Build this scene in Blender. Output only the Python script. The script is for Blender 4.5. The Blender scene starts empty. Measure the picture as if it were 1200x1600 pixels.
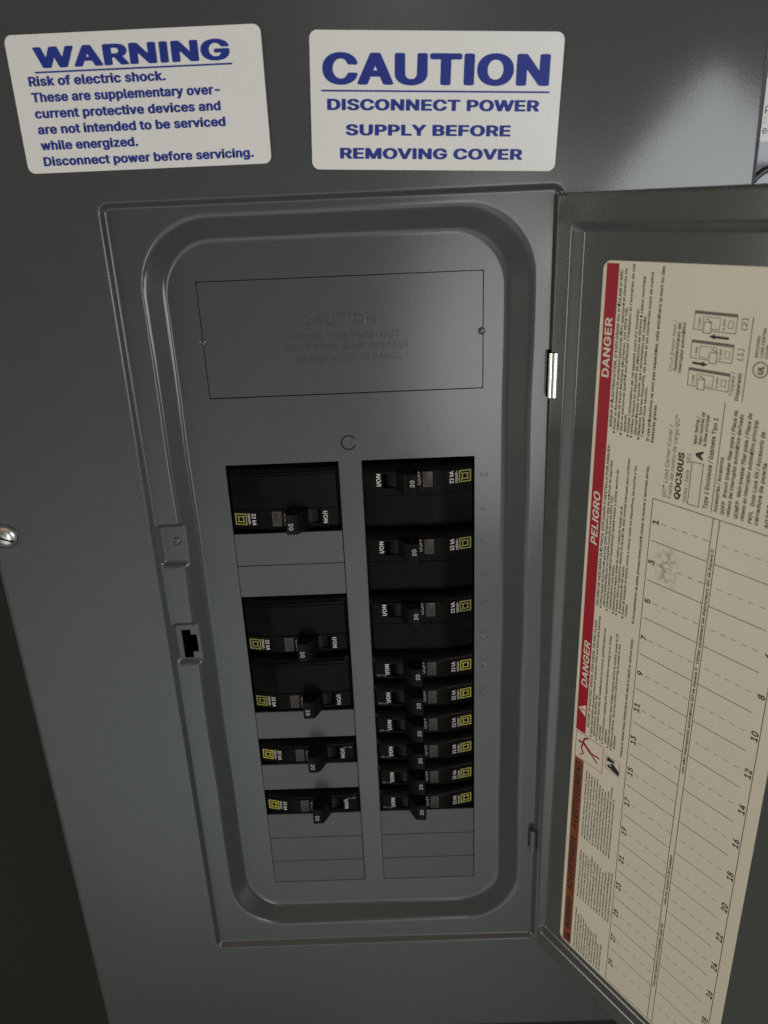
import bpy, bmesh, math, random
import numpy as np
from mathutils import Vector, Matrix

random.seed(4)
S = 0.001                      # everything below is written in millimetres
scene = bpy.context.scene
C = scene.collection

# ------------------------------------------------------------------ camera
PITCH, ROLL, YAW = 0.36144, -0.04368, -0.01477
CAM = (2.33, -370.57, 115.30)
cp, sp_ = math.cos(PITCH), math.sin(PITCH)
fwd = Vector((math.sin(YAW) * cp, math.cos(YAW) * cp, -sp_))
rgt0 = Vector((math.cos(YAW), -math.sin(YAW), 0))
up0 = rgt0.cross(fwd)
rgt = math.cos(ROLL) * rgt0 + math.sin(ROLL) * up0
upv = -math.sin(ROLL) * rgt0 + math.cos(ROLL) * up0
cam = bpy.data.cameras.new('camera')
cam.sensor_fit = 'HORIZONTAL'
cam.sensor_width = 36.0
cam.lens = 36.0 * 1190.0 / 1200.0
cam.clip_start, cam.clip_end = 0.01, 50
cam.dof.use_dof = True
cam.dof.focus_distance = 0.395
cam.dof.aperture_fstop = cam.lens / 2.6
co = bpy.data.objects.new('camera', cam)
C.objects.link(co)
M = Matrix((rgt, upv, -fwd)).transposed().to_4x4()
M.translation = Vector(CAM) * S
co.matrix_world = M
scene.camera = co

# ------------------------------------------------------------------ light
world = bpy.data.worlds.new('World')
scene.world = world
world.use_nodes = True
# made-up glow patches by direction, shaped to put reflections on the panel
wt = world.node_tree
bg = wt.nodes['Background']
WN, WL = wt.nodes, wt.links


def wmath(op, x, y=None):
    n = WN.new('ShaderNodeMath')
    n.operation = op
    for i, v in enumerate((x, y)):
        if v is None:
            continue
        if isinstance(v, (int, float)):
            n.inputs[i].default_value = v
        else:
            WL.new(v, n.inputs[i])
    return n.outputs[0]


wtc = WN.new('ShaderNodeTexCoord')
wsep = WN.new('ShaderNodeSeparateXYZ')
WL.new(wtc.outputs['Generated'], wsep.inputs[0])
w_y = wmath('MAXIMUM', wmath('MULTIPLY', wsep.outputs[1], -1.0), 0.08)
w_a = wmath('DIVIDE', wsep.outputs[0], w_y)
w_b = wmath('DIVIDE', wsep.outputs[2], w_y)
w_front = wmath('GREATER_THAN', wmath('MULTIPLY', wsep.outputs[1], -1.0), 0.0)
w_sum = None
GLOW_PATCHES = [  # a, b, radius a, radius b, turn, colour, radiance, hardness
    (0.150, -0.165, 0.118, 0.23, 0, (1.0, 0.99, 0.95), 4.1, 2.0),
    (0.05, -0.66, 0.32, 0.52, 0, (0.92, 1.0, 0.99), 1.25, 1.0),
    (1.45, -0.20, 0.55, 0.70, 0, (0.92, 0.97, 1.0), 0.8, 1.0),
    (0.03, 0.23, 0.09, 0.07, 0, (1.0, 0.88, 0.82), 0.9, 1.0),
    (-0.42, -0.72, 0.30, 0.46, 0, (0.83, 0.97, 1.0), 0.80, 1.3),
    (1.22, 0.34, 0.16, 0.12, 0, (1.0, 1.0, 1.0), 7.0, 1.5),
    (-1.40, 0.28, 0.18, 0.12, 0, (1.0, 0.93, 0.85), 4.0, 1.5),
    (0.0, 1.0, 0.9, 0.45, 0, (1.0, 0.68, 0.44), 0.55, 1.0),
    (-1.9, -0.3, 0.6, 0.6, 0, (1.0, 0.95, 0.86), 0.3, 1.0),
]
for (ca, cb, ra, rb, turn, col, rad, hard) in GLOW_PATCHES:
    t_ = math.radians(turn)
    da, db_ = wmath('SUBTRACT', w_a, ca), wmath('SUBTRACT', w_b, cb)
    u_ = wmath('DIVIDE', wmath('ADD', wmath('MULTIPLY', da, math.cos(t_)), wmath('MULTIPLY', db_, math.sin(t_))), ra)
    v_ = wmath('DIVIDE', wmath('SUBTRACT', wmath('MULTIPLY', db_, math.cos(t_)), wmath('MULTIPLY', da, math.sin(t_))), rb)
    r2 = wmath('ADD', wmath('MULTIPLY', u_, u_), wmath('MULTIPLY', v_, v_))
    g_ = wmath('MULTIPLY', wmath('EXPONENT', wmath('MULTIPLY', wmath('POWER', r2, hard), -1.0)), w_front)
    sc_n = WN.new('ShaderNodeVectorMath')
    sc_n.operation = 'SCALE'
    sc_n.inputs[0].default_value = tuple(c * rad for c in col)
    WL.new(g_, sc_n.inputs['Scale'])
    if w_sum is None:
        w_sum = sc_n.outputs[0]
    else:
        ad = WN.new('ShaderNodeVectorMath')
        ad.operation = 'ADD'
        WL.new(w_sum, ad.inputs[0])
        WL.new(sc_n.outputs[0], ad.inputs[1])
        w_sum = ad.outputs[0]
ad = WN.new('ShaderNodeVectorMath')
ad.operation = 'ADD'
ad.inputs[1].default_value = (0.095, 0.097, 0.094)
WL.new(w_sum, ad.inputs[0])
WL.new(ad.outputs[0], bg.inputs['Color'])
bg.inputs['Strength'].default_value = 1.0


def area(name, pos, target, sx, sy, power, col, roll=0.0, shape='RECTANGLE', spread=180.0):
    l = bpy.data.lights.new(name, 'AREA')
    l.shape = shape
    l.size, l.size_y = sx * S, sy * S
    l.energy = power
    l.color = col
    l.spread = math.radians(spread)
    o = bpy.data.objects.new(name, l)
    C.objects.link(o)
    d = (Vector(target) - Vector(pos)).normalized()
    o.matrix_world = Matrix.Translation(Vector(pos) * S) @ d.to_track_quat('-Z', 'Y').to_matrix().to_4x4() @ Matrix.Rotation(roll, 4, 'Z')
    return o


area('room_light_right', (430, -520, 30), (200, 0, 80), 265, 430, 0.76, (0.94, 0.98, 1.0), math.radians(50), spread=100.0)
area('room_light_left', (-1150, -440, -40), (60, 0, -120), 420, 600, 5.6, (1.0, 0.93, 0.80))

vs = scene.view_settings
vs.view_transform = 'Standard'
vs.look = 'None'
vs.exposure = 0.0
vs.gamma = 1.0
vs.use_curve_mapping = False
scene.cycles.use_denoising = False
scene.cycles.max_bounces = 6


# ------------------------------------------------------------------ materials
def nodes_of(name):
    m = bpy.data.materials.new(name)
    m.use_nodes = True
    nt = m.node_tree
    return m, nt, nt.nodes['Principled BSDF']


def mat(name, col, rough=0.5, metal=0.0, spec=0.5, bump=0.0, bscale=400.0, var=0.0, vscale=40.0, rvar=0.0,
        wave=0.0, wscale=18.0):
    m, nt, b = nodes_of(name)
    N, L = nt.nodes, nt.links
    b.inputs['Roughness'].default_value = rough
    b.inputs['Metallic'].default_value = metal
    b.inputs['Specular IOR Level'].default_value = spec
    b.inputs['Base Color'].default_value = (*col, 1)
    tc = N.new('ShaderNodeTexCoord')
    if var > 0:
        n = N.new('ShaderNodeTexNoise')
        n.inputs['Scale'].default_value = vscale
        n.inputs['Detail'].default_value = 5
        L.new(tc.outputs['Object'], n.inputs['Vector'])
        r = N.new('ShaderNodeMix')
        r.data_type = 'RGBA'
        r.inputs['A'].default_value = (*[c * (1 - var) for c in col], 1)
        r.inputs['B'].default_value = (*[min(1, c * (1 + var)) for c in col], 1)
        L.new(n.outputs['Fac'], r.inputs['Factor'])
        L.new(r.outputs['Result'], b.inputs['Base Color'])
    if rvar > 0:
        n = N.new('ShaderNodeTexNoise')
        n.inputs['Scale'].default_value = 25
        n.inputs['Detail'].default_value = 4
        L.new(tc.outputs['Object'], n.inputs['Vector'])
        r = N.new('ShaderNodeMapRange')
        r.inputs['To Min'].default_value = rough - rvar
        r.inputs['To Max'].default_value = rough + rvar
        L.new(n.outputs['Fac'], r.inputs['Value'])
        L.new(r.outputs['Result'], b.inputs['Roughness'])
    prev = None
    for amt, sc, dist in ((wave, wscale, 0.004), (bump, bscale, 0.0003)):
        if amt > 0:
            n = N.new('ShaderNodeTexNoise')
            n.inputs['Scale'].default_value = sc
            n.inputs['Detail'].default_value = 2
            L.new(tc.outputs['Object'], n.inputs['Vector'])
            bp = N.new('ShaderNodeBump')
            bp.inputs['Strength'].default_value = amt
            bp.inputs['Distance'].default_value = dist
            L.new(n.outputs['Fac'], bp.inputs['Height'])
            if prev:
                L.new(prev.outputs['Normal'], bp.inputs['Normal'])
            prev = bp
    if prev:
        L.new(prev.outputs['Normal'], b.inputs['Normal'])
    return m


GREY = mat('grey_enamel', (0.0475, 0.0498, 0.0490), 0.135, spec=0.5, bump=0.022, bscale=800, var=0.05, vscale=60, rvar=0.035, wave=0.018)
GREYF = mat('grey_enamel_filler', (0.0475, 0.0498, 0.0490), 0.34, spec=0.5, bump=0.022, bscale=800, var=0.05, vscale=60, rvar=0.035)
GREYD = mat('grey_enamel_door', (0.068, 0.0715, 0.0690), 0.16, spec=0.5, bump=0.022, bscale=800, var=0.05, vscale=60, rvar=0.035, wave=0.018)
BLACK = mat('black_moulded_plastic', (0.0036, 0.0033, 0.0029), 0.30, spec=0.05, bump=0.05, bscale=1500, var=0.6, vscale=90, rvar=0.08)
BLACKG = mat('black_gloss_plastic', (0.005, 0.005, 0.005), 0.3, spec=0.12, bump=0.05, bscale=1200)
HANDLE = mat('handle_plastic', (0.0050, 0.0048, 0.0045), 0.36, spec=0.08, bump=0.08, bscale=1500)
DARK = mat('dark_interior', (0.004, 0.004, 0.004), 0.8, spec=0.1)
PRINT = mat('white_print', (0.46, 0.45, 0.42), 0.55)
DIMPRINT = mat('worn_white_print', (0.30, 0.295, 0.28), 0.6)
HANDPRINT = mat('handle_numeral', (0.28, 0.275, 0.26), 0.5)
OLIVE = mat('dull_yellow_print', (0.20, 0.185, 0.035), 0.55, var=0.15, vscale=300)
YELLOW = mat('yellow_print', (0.36, 0.315, 0.045), 0.55, var=0.12, vscale=300)
WINDOW = mat('smoked_window', (0.042, 0.031, 0.028), 0.3, spec=0.2, var=0.4, vscale=250)
WINRIM = mat('window_rim', (0.075, 0.062, 0.058), 0.35, spec=0.25)
CHROME = mat('plated_steel', (0.62, 0.60, 0.57), 0.22, metal=1.0, rvar=0.06)
STICK = mat('sticker_vinyl', (0.60, 0.583, 0.555), 0.45, spec=0.25, var=0.03, vscale=70, bump=0.05, bscale=250)
BLUE = mat('blue_ink', (0.009, 0.022, 0.19), 0.5, spec=0.3, var=0.12, vscale=200)
RED = mat('red_ink', (0.30, 0.007, 0.018), 0.5, spec=0.3, var=0.05)
ORANGE = mat('orange_ink', (0.19, 0.048, 0.017), 0.5, spec=0.3, var=0.05)
INK = mat('black_ink', (0.022, 0.020, 0.018), 0.6, spec=0.3)
FINE = mat('fine_black_ink', (0.034, 0.031, 0.027), 0.6, spec=0.3)
FAINT = mat('thin_grey_ink', (0.13, 0.118, 0.10), 0.6, spec=0.3)
WALL = mat('wall_paint', (0.021, 0.0193, 0.0168), 0.7, spec=0.05, bump=0.8, bscale=220, var=0.15, vscale=9)
NGREY = mat('light_grey_enamel', (0.36, 0.38, 0.42), 0.4, var=0.05)
CABLE = mat('black_cable_jacket', (0.012, 0.012, 0.013), 0.4)


def paper_material():
    m, nt, b = nodes_of('directory_paper')
    N, L = nt.nodes, nt.links
    b.inputs['Roughness'].default_value = 0.55
    b.inputs['Specular IOR Level'].default_value = 0.3
    tc = N.new('ShaderNodeTexCoord')
    n = N.new('ShaderNodeTexNoise')
    n.inputs['Scale'].default_value = 45
    n.inputs['Detail'].default_value = 6
    L.new(tc.outputs['Object'], n.inputs['Vector'])
    mx = N.new('ShaderNodeMix')
    mx.data_type = 'RGBA'
    mx.inputs['A'].default_value = (0.58, 0.535, 0.43, 1)
    mx.inputs['B'].default_value = (0.62, 0.575, 0.465, 1)
    L.new(n.outputs['Fac'], mx.inputs['Factor'])
    # thumb smudge beside circuit 3: a stain with a shape of its own
    sub = N.new('ShaderNodeVectorMath')
    sub.operation = 'SUBTRACT'
    sub.inputs[1].default_value = (0.0725, 0.0, -0.1590)
    L.new(tc.outputs['Object'], sub.inputs[0])
    mul = N.new('ShaderNodeVectorMath')
    mul.operation = 'MULTIPLY'
    mul.inputs[1].default_value = (1 / 0.0085, 1, 1 / 0.0135)
    L.new(sub.outputs[0], mul.inputs[0])
    ln = N.new('ShaderNodeVectorMath')
    ln.operation = 'LENGTH'
    L.new(mul.outputs[0], ln.inputs[0])
    mr = N.new('ShaderNodeMapRange')
    mr.inputs['From Min'].default_value = 0.25
    mr.inputs['From Max'].default_value = 1.0
    mr.inputs['To Min'].default_value = 1
    mr.inputs['To Max'].default_value = 0
    L.new(ln.outputs['Value'], mr.inputs['Value'])
    n2 = N.new('ShaderNodeTexNoise')
    n2.inputs['Scale'].default_value = 330
    n2.inputs['Detail'].default_value = 3
    L.new(tc.outputs['Object'], n2.inputs['Vector'])
    mr2 = N.new('ShaderNodeMapRange')
    mr2.inputs['From Min'].default_value = 0.42
    mr2.inputs['From Max'].default_value = 0.68
    L.new(n2.outputs['Fac'], mr2.inputs['Value'])
    pr = N.new('ShaderNodeMath')
    pr.operation = 'MULTIPLY'
    L.new(mr.outputs['Result'], pr.inputs[0])
    L.new(mr2.outputs['Result'], pr.inputs[1])
    mx2 = N.new('ShaderNodeMix')
    mx2.data_type = 'RGBA'
    mx2.inputs['B'].default_value = (0.27, 0.24, 0.195, 1)
    L.new(pr.outputs[0], mx2.inputs['Factor'])
    L.new(mx.outputs['Result'], mx2.inputs['A'])
    L.new(mx2.outputs['Result'], b.inputs['Base Color'])
    return m


PAPER = paper_material()


# ------------------------------------------------------------------ helpers
def thing(name, label, cat, loc=(0, 0, 0), group=None):
    o = bpy.data.objects.new(name, None)
    o.empty_display_size = 0.02
    C.objects.link(o)
    o.location = Vector(loc) * S
    o['label'] = label
    o['category'] = cat
    if group:
        o['group'] = group
    return o


def child(o, parent):
    o.parent = parent
    return o


class MB:
    """collects faces with material slots; build() links ONE mesh object"""

    def __init__(self):
        self.v, self.f, self.m, self.mats = [], [], [], []

    def slot(self, m):
        if m not in self.mats:
            self.mats.append(m)
        return self.mats.index(m)

    def add(self, verts, faces, m):
        n = len(self.v)
        s = self.slot(m)
        self.v += [tuple(p) for p in verts]
        self.f += [tuple(n + i for i in f) for f in faces]
        self.m += [s] * len(faces)

    def box(self, x0, x1, y0, y1, z0, z1, m, bev=0.0):
        bm = bmesh.new()
        bmesh.ops.create_cube(bm, size=1)
        for v in bm.verts:
            v.co = Vector(((x0 + x1) / 2 + v.co.x * (x1 - x0), (y0 + y1) / 2 + v.co.y * (y1 - y0), (z0 + z1) / 2 + v.co.z * (z1 - z0)))
        if bev > 0:
            bmesh.ops.bevel(bm, geom=bm.edges[:], offset=bev, segments=2, affect='EDGES', profile=0.6)
        self.bm(bm, m)

    def bm(self, bm, m, mtx=None):
        bm.verts.index_update()
        vs_ = [(mtx @ v.co) if mtx else v.co.copy() for v in bm.verts]
        self.add(vs_, [[v.index for v in f.verts] for f in bm.faces], m)
        bm.free()

    def build(self, name, parent=None, smooth_angle=None, loc=None, label=None):
        me = bpy.data.meshes.new(name)
        me.from_pydata([(a * S, b * S, c * S) for a, b, c in self.v], [], self.f)
        for m in self.mats:
            me.materials.append(m)
        me.polygons.foreach_set('material_index', self.m)
        if smooth_angle is not None:
            me.polygons.foreach_set('use_smooth', [True] * len(me.polygons))
            me.set_sharp_from_angle(angle=math.radians(smooth_angle))
        me.update()
        o = bpy.data.objects.new(name, me)
        C.objects.link(o)
        if parent:
            o.parent = parent
        if loc:
            o.location = Vector(loc) * S
        if label:
            o['label'] = label
        return o


# ---- lettering: outlines of a plain grotesque in three weights (R regular, B bold, K heavy), 1/1000 em
from mathutils.geometry import tessellate_polygon
# (weight, character): (advance, outlines as x, y, x, y, ...)
OUTLINES = {
    ('R', "'"): (206, [[127,318,135,505,77,509,71,505,78,324,83,318]]),
    ('R', '('): (273, [[227,539,177,538,157,504,114,385,91,254,91,167,105,79,138,-21,177,-97,234,-96,170,73,156,142,151,204,155,273,168,348,198,448,234,535]]),
    ('R', ')'): (273, [[43,539,39,535,76,448,103,354,117,279,122,204,116,135,101,67,37,-96,93,-97,138,-15,168,79,182,154,182,260,159,385,119,498,93,539]]),
    ('R', ','): (188, [[38,-119,81,-120,86,-113,134,62,131,71,67,68]]),
    ('R', '-'): (453, [[337,194,333,245,113,244,114,187,333,187]]),
    ('R', '.'): (188, [[54,21,81,-2,118,1,139,27,138,58,112,84,75,82,53,58]]),
    ('R', '/'): (249, [[14,-76,71,-76,233,531,183,533,177,527]]),
    ('R', '0'): (453, [[242,51,210,51,185,58,148,91,121,149,110,231,114,324,137,399,154,426,179,447,223,459,267,451,305,418,331,362,343,281,339,187,321,118,285,70],[223,-7,292,5,324,24,354,54,374,87,392,137,405,218,399,343,380,406,361,443,310,494,273,510,229,515,192,513,154,499,123,478,97,449,66,387,53,331,48,262,59,143,92,66,122,31,148,12,185,-2]]),
    ('R', '1'): (453, [[390,0,389,53,275,56,275,506,195,507,89,429,86,369,89,360,208,447,212,444,212,62,208,55,76,52,76,0]]),
    ('R', '2'): (453, [[64,-1,390,0,389,57,164,57,155,62,309,225,352,281,374,325,381,375,371,425,343,469,299,500,239,515,170,508,114,476,80,431,67,388,70,362,126,362,131,394,146,425,183,452,220,459,264,453,295,434,314,406,320,369,310,325,283,283,66,50]]),
    ('R', '3'): (453, [[70,506,70,456,75,452,287,450,157,299,158,249,237,245,287,226,318,193,329,143,324,112,310,87,287,67,250,53,200,51,156,63,125,89,106,132,44,131,55,81,89,37,144,5,225,-7,269,-2,306,11,352,43,382,87,393,137,387,187,369,226,331,263,287,284,224,293,369,456,372,506]]),
    ('R', '4'): (453, [[308,507,245,506,45,169,40,156,40,106,277,105,282,100,282,0,340,-1,346,105,408,105,413,112,411,163,352,163,343,169,340,317,290,318,282,313,282,169,277,164,121,163,110,169]]),
    ('R', '5'): (453, [[366,507,96,506,68,256,128,247,153,263,191,274,253,272,298,243,318,212,327,181,325,137,310,97,278,66,241,51,197,52,160,68,131,99,122,129,66,130,60,124,65,99,90,49,110,30,153,5,197,-5,241,-6,285,4,322,23,350,49,372,82,386,118,391,162,386,212,370,249,343,287,310,313,260,332,222,333,178,325,135,305,151,449,360,452,367,456]]),
    ('R', '6'): (453, [[251,263,289,244,314,215,326,174,325,131,307,90,277,62,239,49,201,51,164,70,136,106,126,143,128,187,145,225,176,253,214,265],[320,507,251,507,106,293,70,209,65,137,69,112,88,68,120,30,176,0,239,-6,301,10,352,49,382,106,389,149,383,206,364,249,345,273,307,299,264,313,214,313,182,306]]),
    ('R', '7'): (453, [[100,-1,162,-1,168,6,388,444,387,509,62,506,62,456,68,452,322,450]]),
    ('R', '8'): (453, [[264,513,189,513,139,495,95,456,73,406,70,374,82,324,119,281,148,268,96,237,64,195,53,149,55,106,70,68,96,37,127,16,171,-1,252,-6,321,13,374,56,399,112,398,162,378,212,341,249,305,268,341,287,372,331,382,374,374,424,353,462,333,481,302,500],[116,124,120,168,138,199,171,223,208,234,258,232,296,215,323,187,336,149,334,118,319,87,296,66,252,51,202,51,158,65,132,87],[314,406,319,368,311,337,291,312,264,296,227,290,189,295,158,314,138,343,133,381,140,412,164,442,189,454,227,460,264,454,296,435]]),
    ('R', '9'): (453, [[251,457,289,439,315,406,327,363,324,319,306,281,277,256,245,245,201,246,164,265,136,300,126,338,129,381,150,425,176,447,214,460],[132,-1,201,1,340,206,364,250,383,300,389,356,373,425,336,475,282,507,214,515,151,499,101,460,69,400,64,356,67,313,80,275,101,243,139,213,176,199,220,195,264,205,269,200]]),
    ('R', ':'): (188, [[55,339,52,302,75,276,112,274,136,296,140,327,118,356,81,360],[54,21,81,-2,118,1,139,27,138,58,112,84,75,82,53,58]]),
    ('R', 'A'): (480, [[241,447,323,198,157,200,235,444],[204,509,16,0,85,0,135,142,335,142,346,138,396,0,460,-1,279,502,273,509]]),
    ('R', 'B'): (456, [[126,288,126,450,273,449,304,436,325,413,335,381,333,350,317,319,298,301,248,286],[60,506,60,0,279,1,329,12,366,30,393,56,410,88,417,119,415,169,405,200,379,233,341,257,316,262,366,294,392,331,398,381,379,445,341,483,285,505],[125,225,135,230,260,230,310,215,335,194,352,163,355,131,346,100,323,74,285,60,129,57,125,62]]),
    ('R', 'C'): (510, [[359,11,401,37,434,70,454,99,472,158,409,159,378,99,348,74,315,60,259,53,203,66,153,103,118,162,104,237,113,331,130,374,159,413,197,440,240,454,297,453,347,435,386,399,409,348,472,348,465,381,448,418,422,453,397,476,353,500,309,513,272,515,228,513,190,503,147,482,109,451,83,418,58,368,45,312,40,256,46,187,58,143,72,110,106,62,134,36,178,11,215,-2,272,-7,322,-1]]),
    ('R', 'D'): (502, [[129,57,125,62,126,450,248,450,310,433,335,417,364,388,393,319,398,225,376,144,341,98,291,69,235,58],[60,0,216,-1,298,9,340,25,379,49,424,100,448,156,459,206,461,288,455,331,436,388,417,419,366,470,316,495,260,507,60,506]]),
    ('R', 'E'): (419, [[374,0,373,57,135,57,125,62,129,229,355,231,355,281,348,286,126,288,126,450,366,452,372,456,372,506,60,506,60,0]]),
    ('R', 'F'): (410, [[60,0,124,0,125,219,346,225,346,275,341,278,125,281,126,450,366,452,366,509,60,506]]),
    ('R', 'G'): (520, [[303,513,253,515,209,509,166,493,128,469,102,443,72,398,52,349,44,306,40,243,46,187,64,124,89,81,122,46,153,23,190,5,234,-5,322,-2,349,6,397,31,428,59,452,93,472,143,476,168,478,256,284,256,284,199,409,199,414,193,400,131,359,80,328,63,297,55,228,58,170,87,126,143,105,218,108,312,134,381,158,412,184,433,240,454,309,450,341,437,372,413,409,348,473,349,455,406,415,459,365,494]]),
    ('R', 'H'): (517, [[60,0,124,0,125,225,129,232,391,232,392,6,398,-1,455,0,454,509,393,506,392,294,385,289,129,289,125,294,125,506,60,506]]),
    ('R', 'I'): (184, [[66,509,60,506,60,0,122,-1,124,506]]),
    ('R', 'J'): (396, [[333,509,272,506,272,137,266,106,252,79,227,59,208,52,171,51,146,58,122,74,105,99,96,172,39,173,33,168,36,112,49,68,77,32,114,7,171,-6,233,-1,285,24,308,48,323,74,336,137]]),
    ('R', 'K'): (467, [[448,-1,243,288,446,506,360,505,129,248,124,256,125,506,60,506,60,0,124,0,126,169,198,244,372,0]]),
    ('R', 'L'): (393, [[66,509,60,506,60,0,360,-1,360,57,135,57,125,62,125,506]]),
    ('R', 'M'): (628, [[60,506,60,0,116,-1,122,6,123,427,159,319,285,3,341,-1,504,428,504,6,510,-1,567,0,566,508,476,506,359,206,316,78,154,503,148,509]]),
    ('R', 'N'): (523, [[462,0,463,506,400,506,398,89,138,506,60,506,60,0,123,-1,125,6,123,426,203,288,385,3]]),
    ('R', 'O'): (533, [[265,53,228,58,197,69,145,112,112,181,104,268,117,343,153,406,178,428,209,445,272,456,334,441,387,399,419,337,430,249,420,174,389,112,359,83,334,68,303,57],[322,-1,372,17,415,48,462,112,480,156,491,212,488,318,472,374,454,412,397,475,365,494,309,513,228,513,184,501,145,481,108,449,77,406,58,368,44,306,40,243,46,187,78,99,134,36,172,13,215,-2,265,-7]]),
    ('R', 'P'): (445, [[60,0,124,0,125,181,129,186,266,187,298,193,354,222,391,267,407,325,405,388,386,438,341,482,304,499,266,507,60,506],[126,244,126,450,260,450,298,438,321,419,339,388,344,344,336,300,315,269,291,253,254,244]]),
    ('R', 'Q'): (533, [[459,-48,464,-42,404,40,441,77,464,115,479,152,491,208,488,315,479,358,460,402,409,466,372,491,334,506,253,516,209,509,159,489,118,458,86,421,64,383,46,321,40,265,44,202,55,152,77,102,122,46,184,8,234,-5,272,-7,303,-5,353,11,403,-48],[253,455,322,446,378,410,414,352,429,277,429,221,419,171,399,127,372,93,365,91,311,158,246,158,317,65,278,53,240,55,206,65,174,83,148,108,117,165,104,233,110,321,140,390,190,436]]),
    ('R', 'R'): (449, [[60,506,60,0,124,0,125,194,241,198,248,197,353,0,426,0,314,206,373,247,405,306,406,388,392,431,380,450,335,487,273,507],[126,256,126,450,260,450,298,440,324,419,342,381,345,344,336,306,316,279,291,264,254,256]]),
    ('R', 'S'): (447, [[176,511,113,484,71,441,56,410,52,385,53,354,62,322,88,287,129,260,276,213,313,195,332,179,343,160,342,116,326,87,301,67,265,54,226,49,176,56,140,72,116,97,101,137,39,135,42,110,69,52,94,28,126,10,194,-8,282,-4,344,21,388,66,408,122,401,185,376,224,332,255,188,301,144,322,118,354,118,397,132,422,154,441,188,455,219,458,263,454,301,438,326,413,338,378,401,378,398,404,383,441,369,458,319,496,251,514]]),
    ('R', 'T'): (449, [[194,-1,257,0,257,450,413,452,413,509,32,506,32,456,38,452,191,450]]),
    ('R', 'U'): (517, [[454,508,398,509,393,504,393,173,382,123,361,92,335,71,304,57,260,52,216,57,179,73,151,98,133,129,124,173,124,504,116,509,60,504,62,142,84,79,104,53,141,22,179,5,223,-6,316,-3,385,28,429,74,449,117,457,161]]),
    ('R', 'V'): (480, [[18,506,203,0,276,0,462,506,394,506,241,54,86,506]]),
    ('R', 'W'): (686, [[18,506,157,0,230,0,317,319,341,427,454,4,460,-1,530,0,669,506,603,506,491,71,379,508,306,506,191,72,82,506]]),
    ('R', 'X'): (474, [[18,-1,93,2,237,217,381,2,456,0,275,262,443,508,372,506,237,303,106,507,31,506,198,262]]),
    ('R', 'Y'): (472, [[204,-1,267,0,268,206,453,506,379,505,235,265,93,506,19,506,201,213]]),
    ('R', 'Z'): (438, [[40,506,40,456,47,452,320,450,44,50,44,0,398,0,397,57,115,56,397,461,397,507]]),
    ('R', 'a'): (389, [[337,4,336,266,331,298,317,329,276,366,224,382,149,380,98,360,67,335,43,291,99,275,118,301,143,319,174,329,218,329,243,320,262,304,273,279,275,248,255,231,105,205,58,179,42,160,31,116,35,73,49,42,68,22,99,3,168,-8,205,-3,230,8,274,51,280,0],[274,188,271,110,255,82,230,60,193,47,155,46,118,58,99,76,92,98,94,123,118,151,155,165]]),
    ('R', 'b'): (424, [[59,509,53,504,53,4,109,0,115,58,153,16,190,-3,240,-8,290,3,343,42,378,104,391,198,385,248,370,292,347,329,321,355,284,375,246,384,203,383,172,373,146,355,115,321,114,504,109,509],[215,47,171,59,137,92,117,142,113,204,124,261,146,298,184,324,228,330,271,317,304,286,323,236,328,179,318,123,294,79,259,54]]),
    ('R', 'c'): (396, [[315,349,272,374,247,380,209,384,165,380,108,354,60,298,46,267,36,223,40,129,52,92,72,59,97,31,128,10,184,-7,253,-3,309,23,348,67,360,92,359,103,309,116,284,79,253,56,209,46,165,54,140,70,121,92,106,123,98,161,98,217,112,267,134,300,165,322,209,330,253,321,288,292,303,263,359,277,348,311]]),
    ('R', 'd'): (424, [[209,47,165,54,128,82,104,129,96,186,104,248,125,292,159,320,203,330,247,322,279,298,300,261,312,198,307,142,288,92,253,58],[372,506,315,509,311,504,309,321,273,361,252,373,222,383,178,384,140,375,103,354,77,329,54,292,35,217,40,129,54,86,77,48,103,22,134,3,184,-8,239,-2,273,17,309,58,315,1,372,2]]),
    ('R', 'e'): (404, [[247,380,172,382,109,355,71,317,39,242,36,154,58,79,80,48,107,23,128,10,172,-5,234,-7,290,8,337,42,363,86,362,92,309,105,286,73,265,58,234,48,197,47,172,52,140,69,122,88,106,117,97,169,371,173,367,248,348,304,303,355],[307,223,96,223,108,267,129,298,159,321,203,330,240,325,274,304,298,267]]),
    ('R', 'f'): (254, [[81,-1,138,-1,142,6,141,325,228,331,225,379,141,381,145,444,169,470,194,474,225,469,242,519,238,523,175,529,123,512,102,494,87,469,81,444,79,381,6,375,6,329,80,325]]),
    ('R', 'g'): (425, [[372,377,315,378,309,319,279,356,247,376,209,384,159,380,103,354,58,299,40,249,36,156,54,93,89,43,147,11,209,5,259,19,309,68,311,62,307,-38,290,-68,265,-85,222,-97,165,-92,132,-76,103,-43,51,-69,78,-106,115,-133,184,-150,265,-144,322,-119,359,-76,372,-26],[222,329,259,315,295,274,310,224,310,162,296,112,265,76,228,61,190,60,153,71,117,106,99,156,98,218,111,268,138,306,172,325]]),
    ('R', 'h'): (410, [[53,506,53,0,109,-1,114,6,114,231,123,275,139,300,159,316,209,329,259,316,281,294,292,269,295,0,355,0,357,256,349,300,335,331,313,356,284,374,259,382,215,384,178,376,153,363,128,339,115,317,113,506]]),
    ('R', 'i'): (167, [[110,379,53,375,54,-1,110,-1,114,6],[43,494,47,462,73,444,104,447,126,475,123,501,105,519,91,523,60,517]]),
    ('R', 'j'): (167, [[109,379,52,376,52,-43,46,-62,34,-78,-10,-93,-10,-143,46,-137,71,-125,97,-99,110,-68,114,370],[45,464,71,444,98,445,124,470,122,501,96,522,65,521,43,495]]),
    ('R', 'k'): (381, [[53,506,53,0,111,0,112,138,153,178,295,0,371,-1,204,219,356,375,284,379,115,210,113,506]]),
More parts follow.
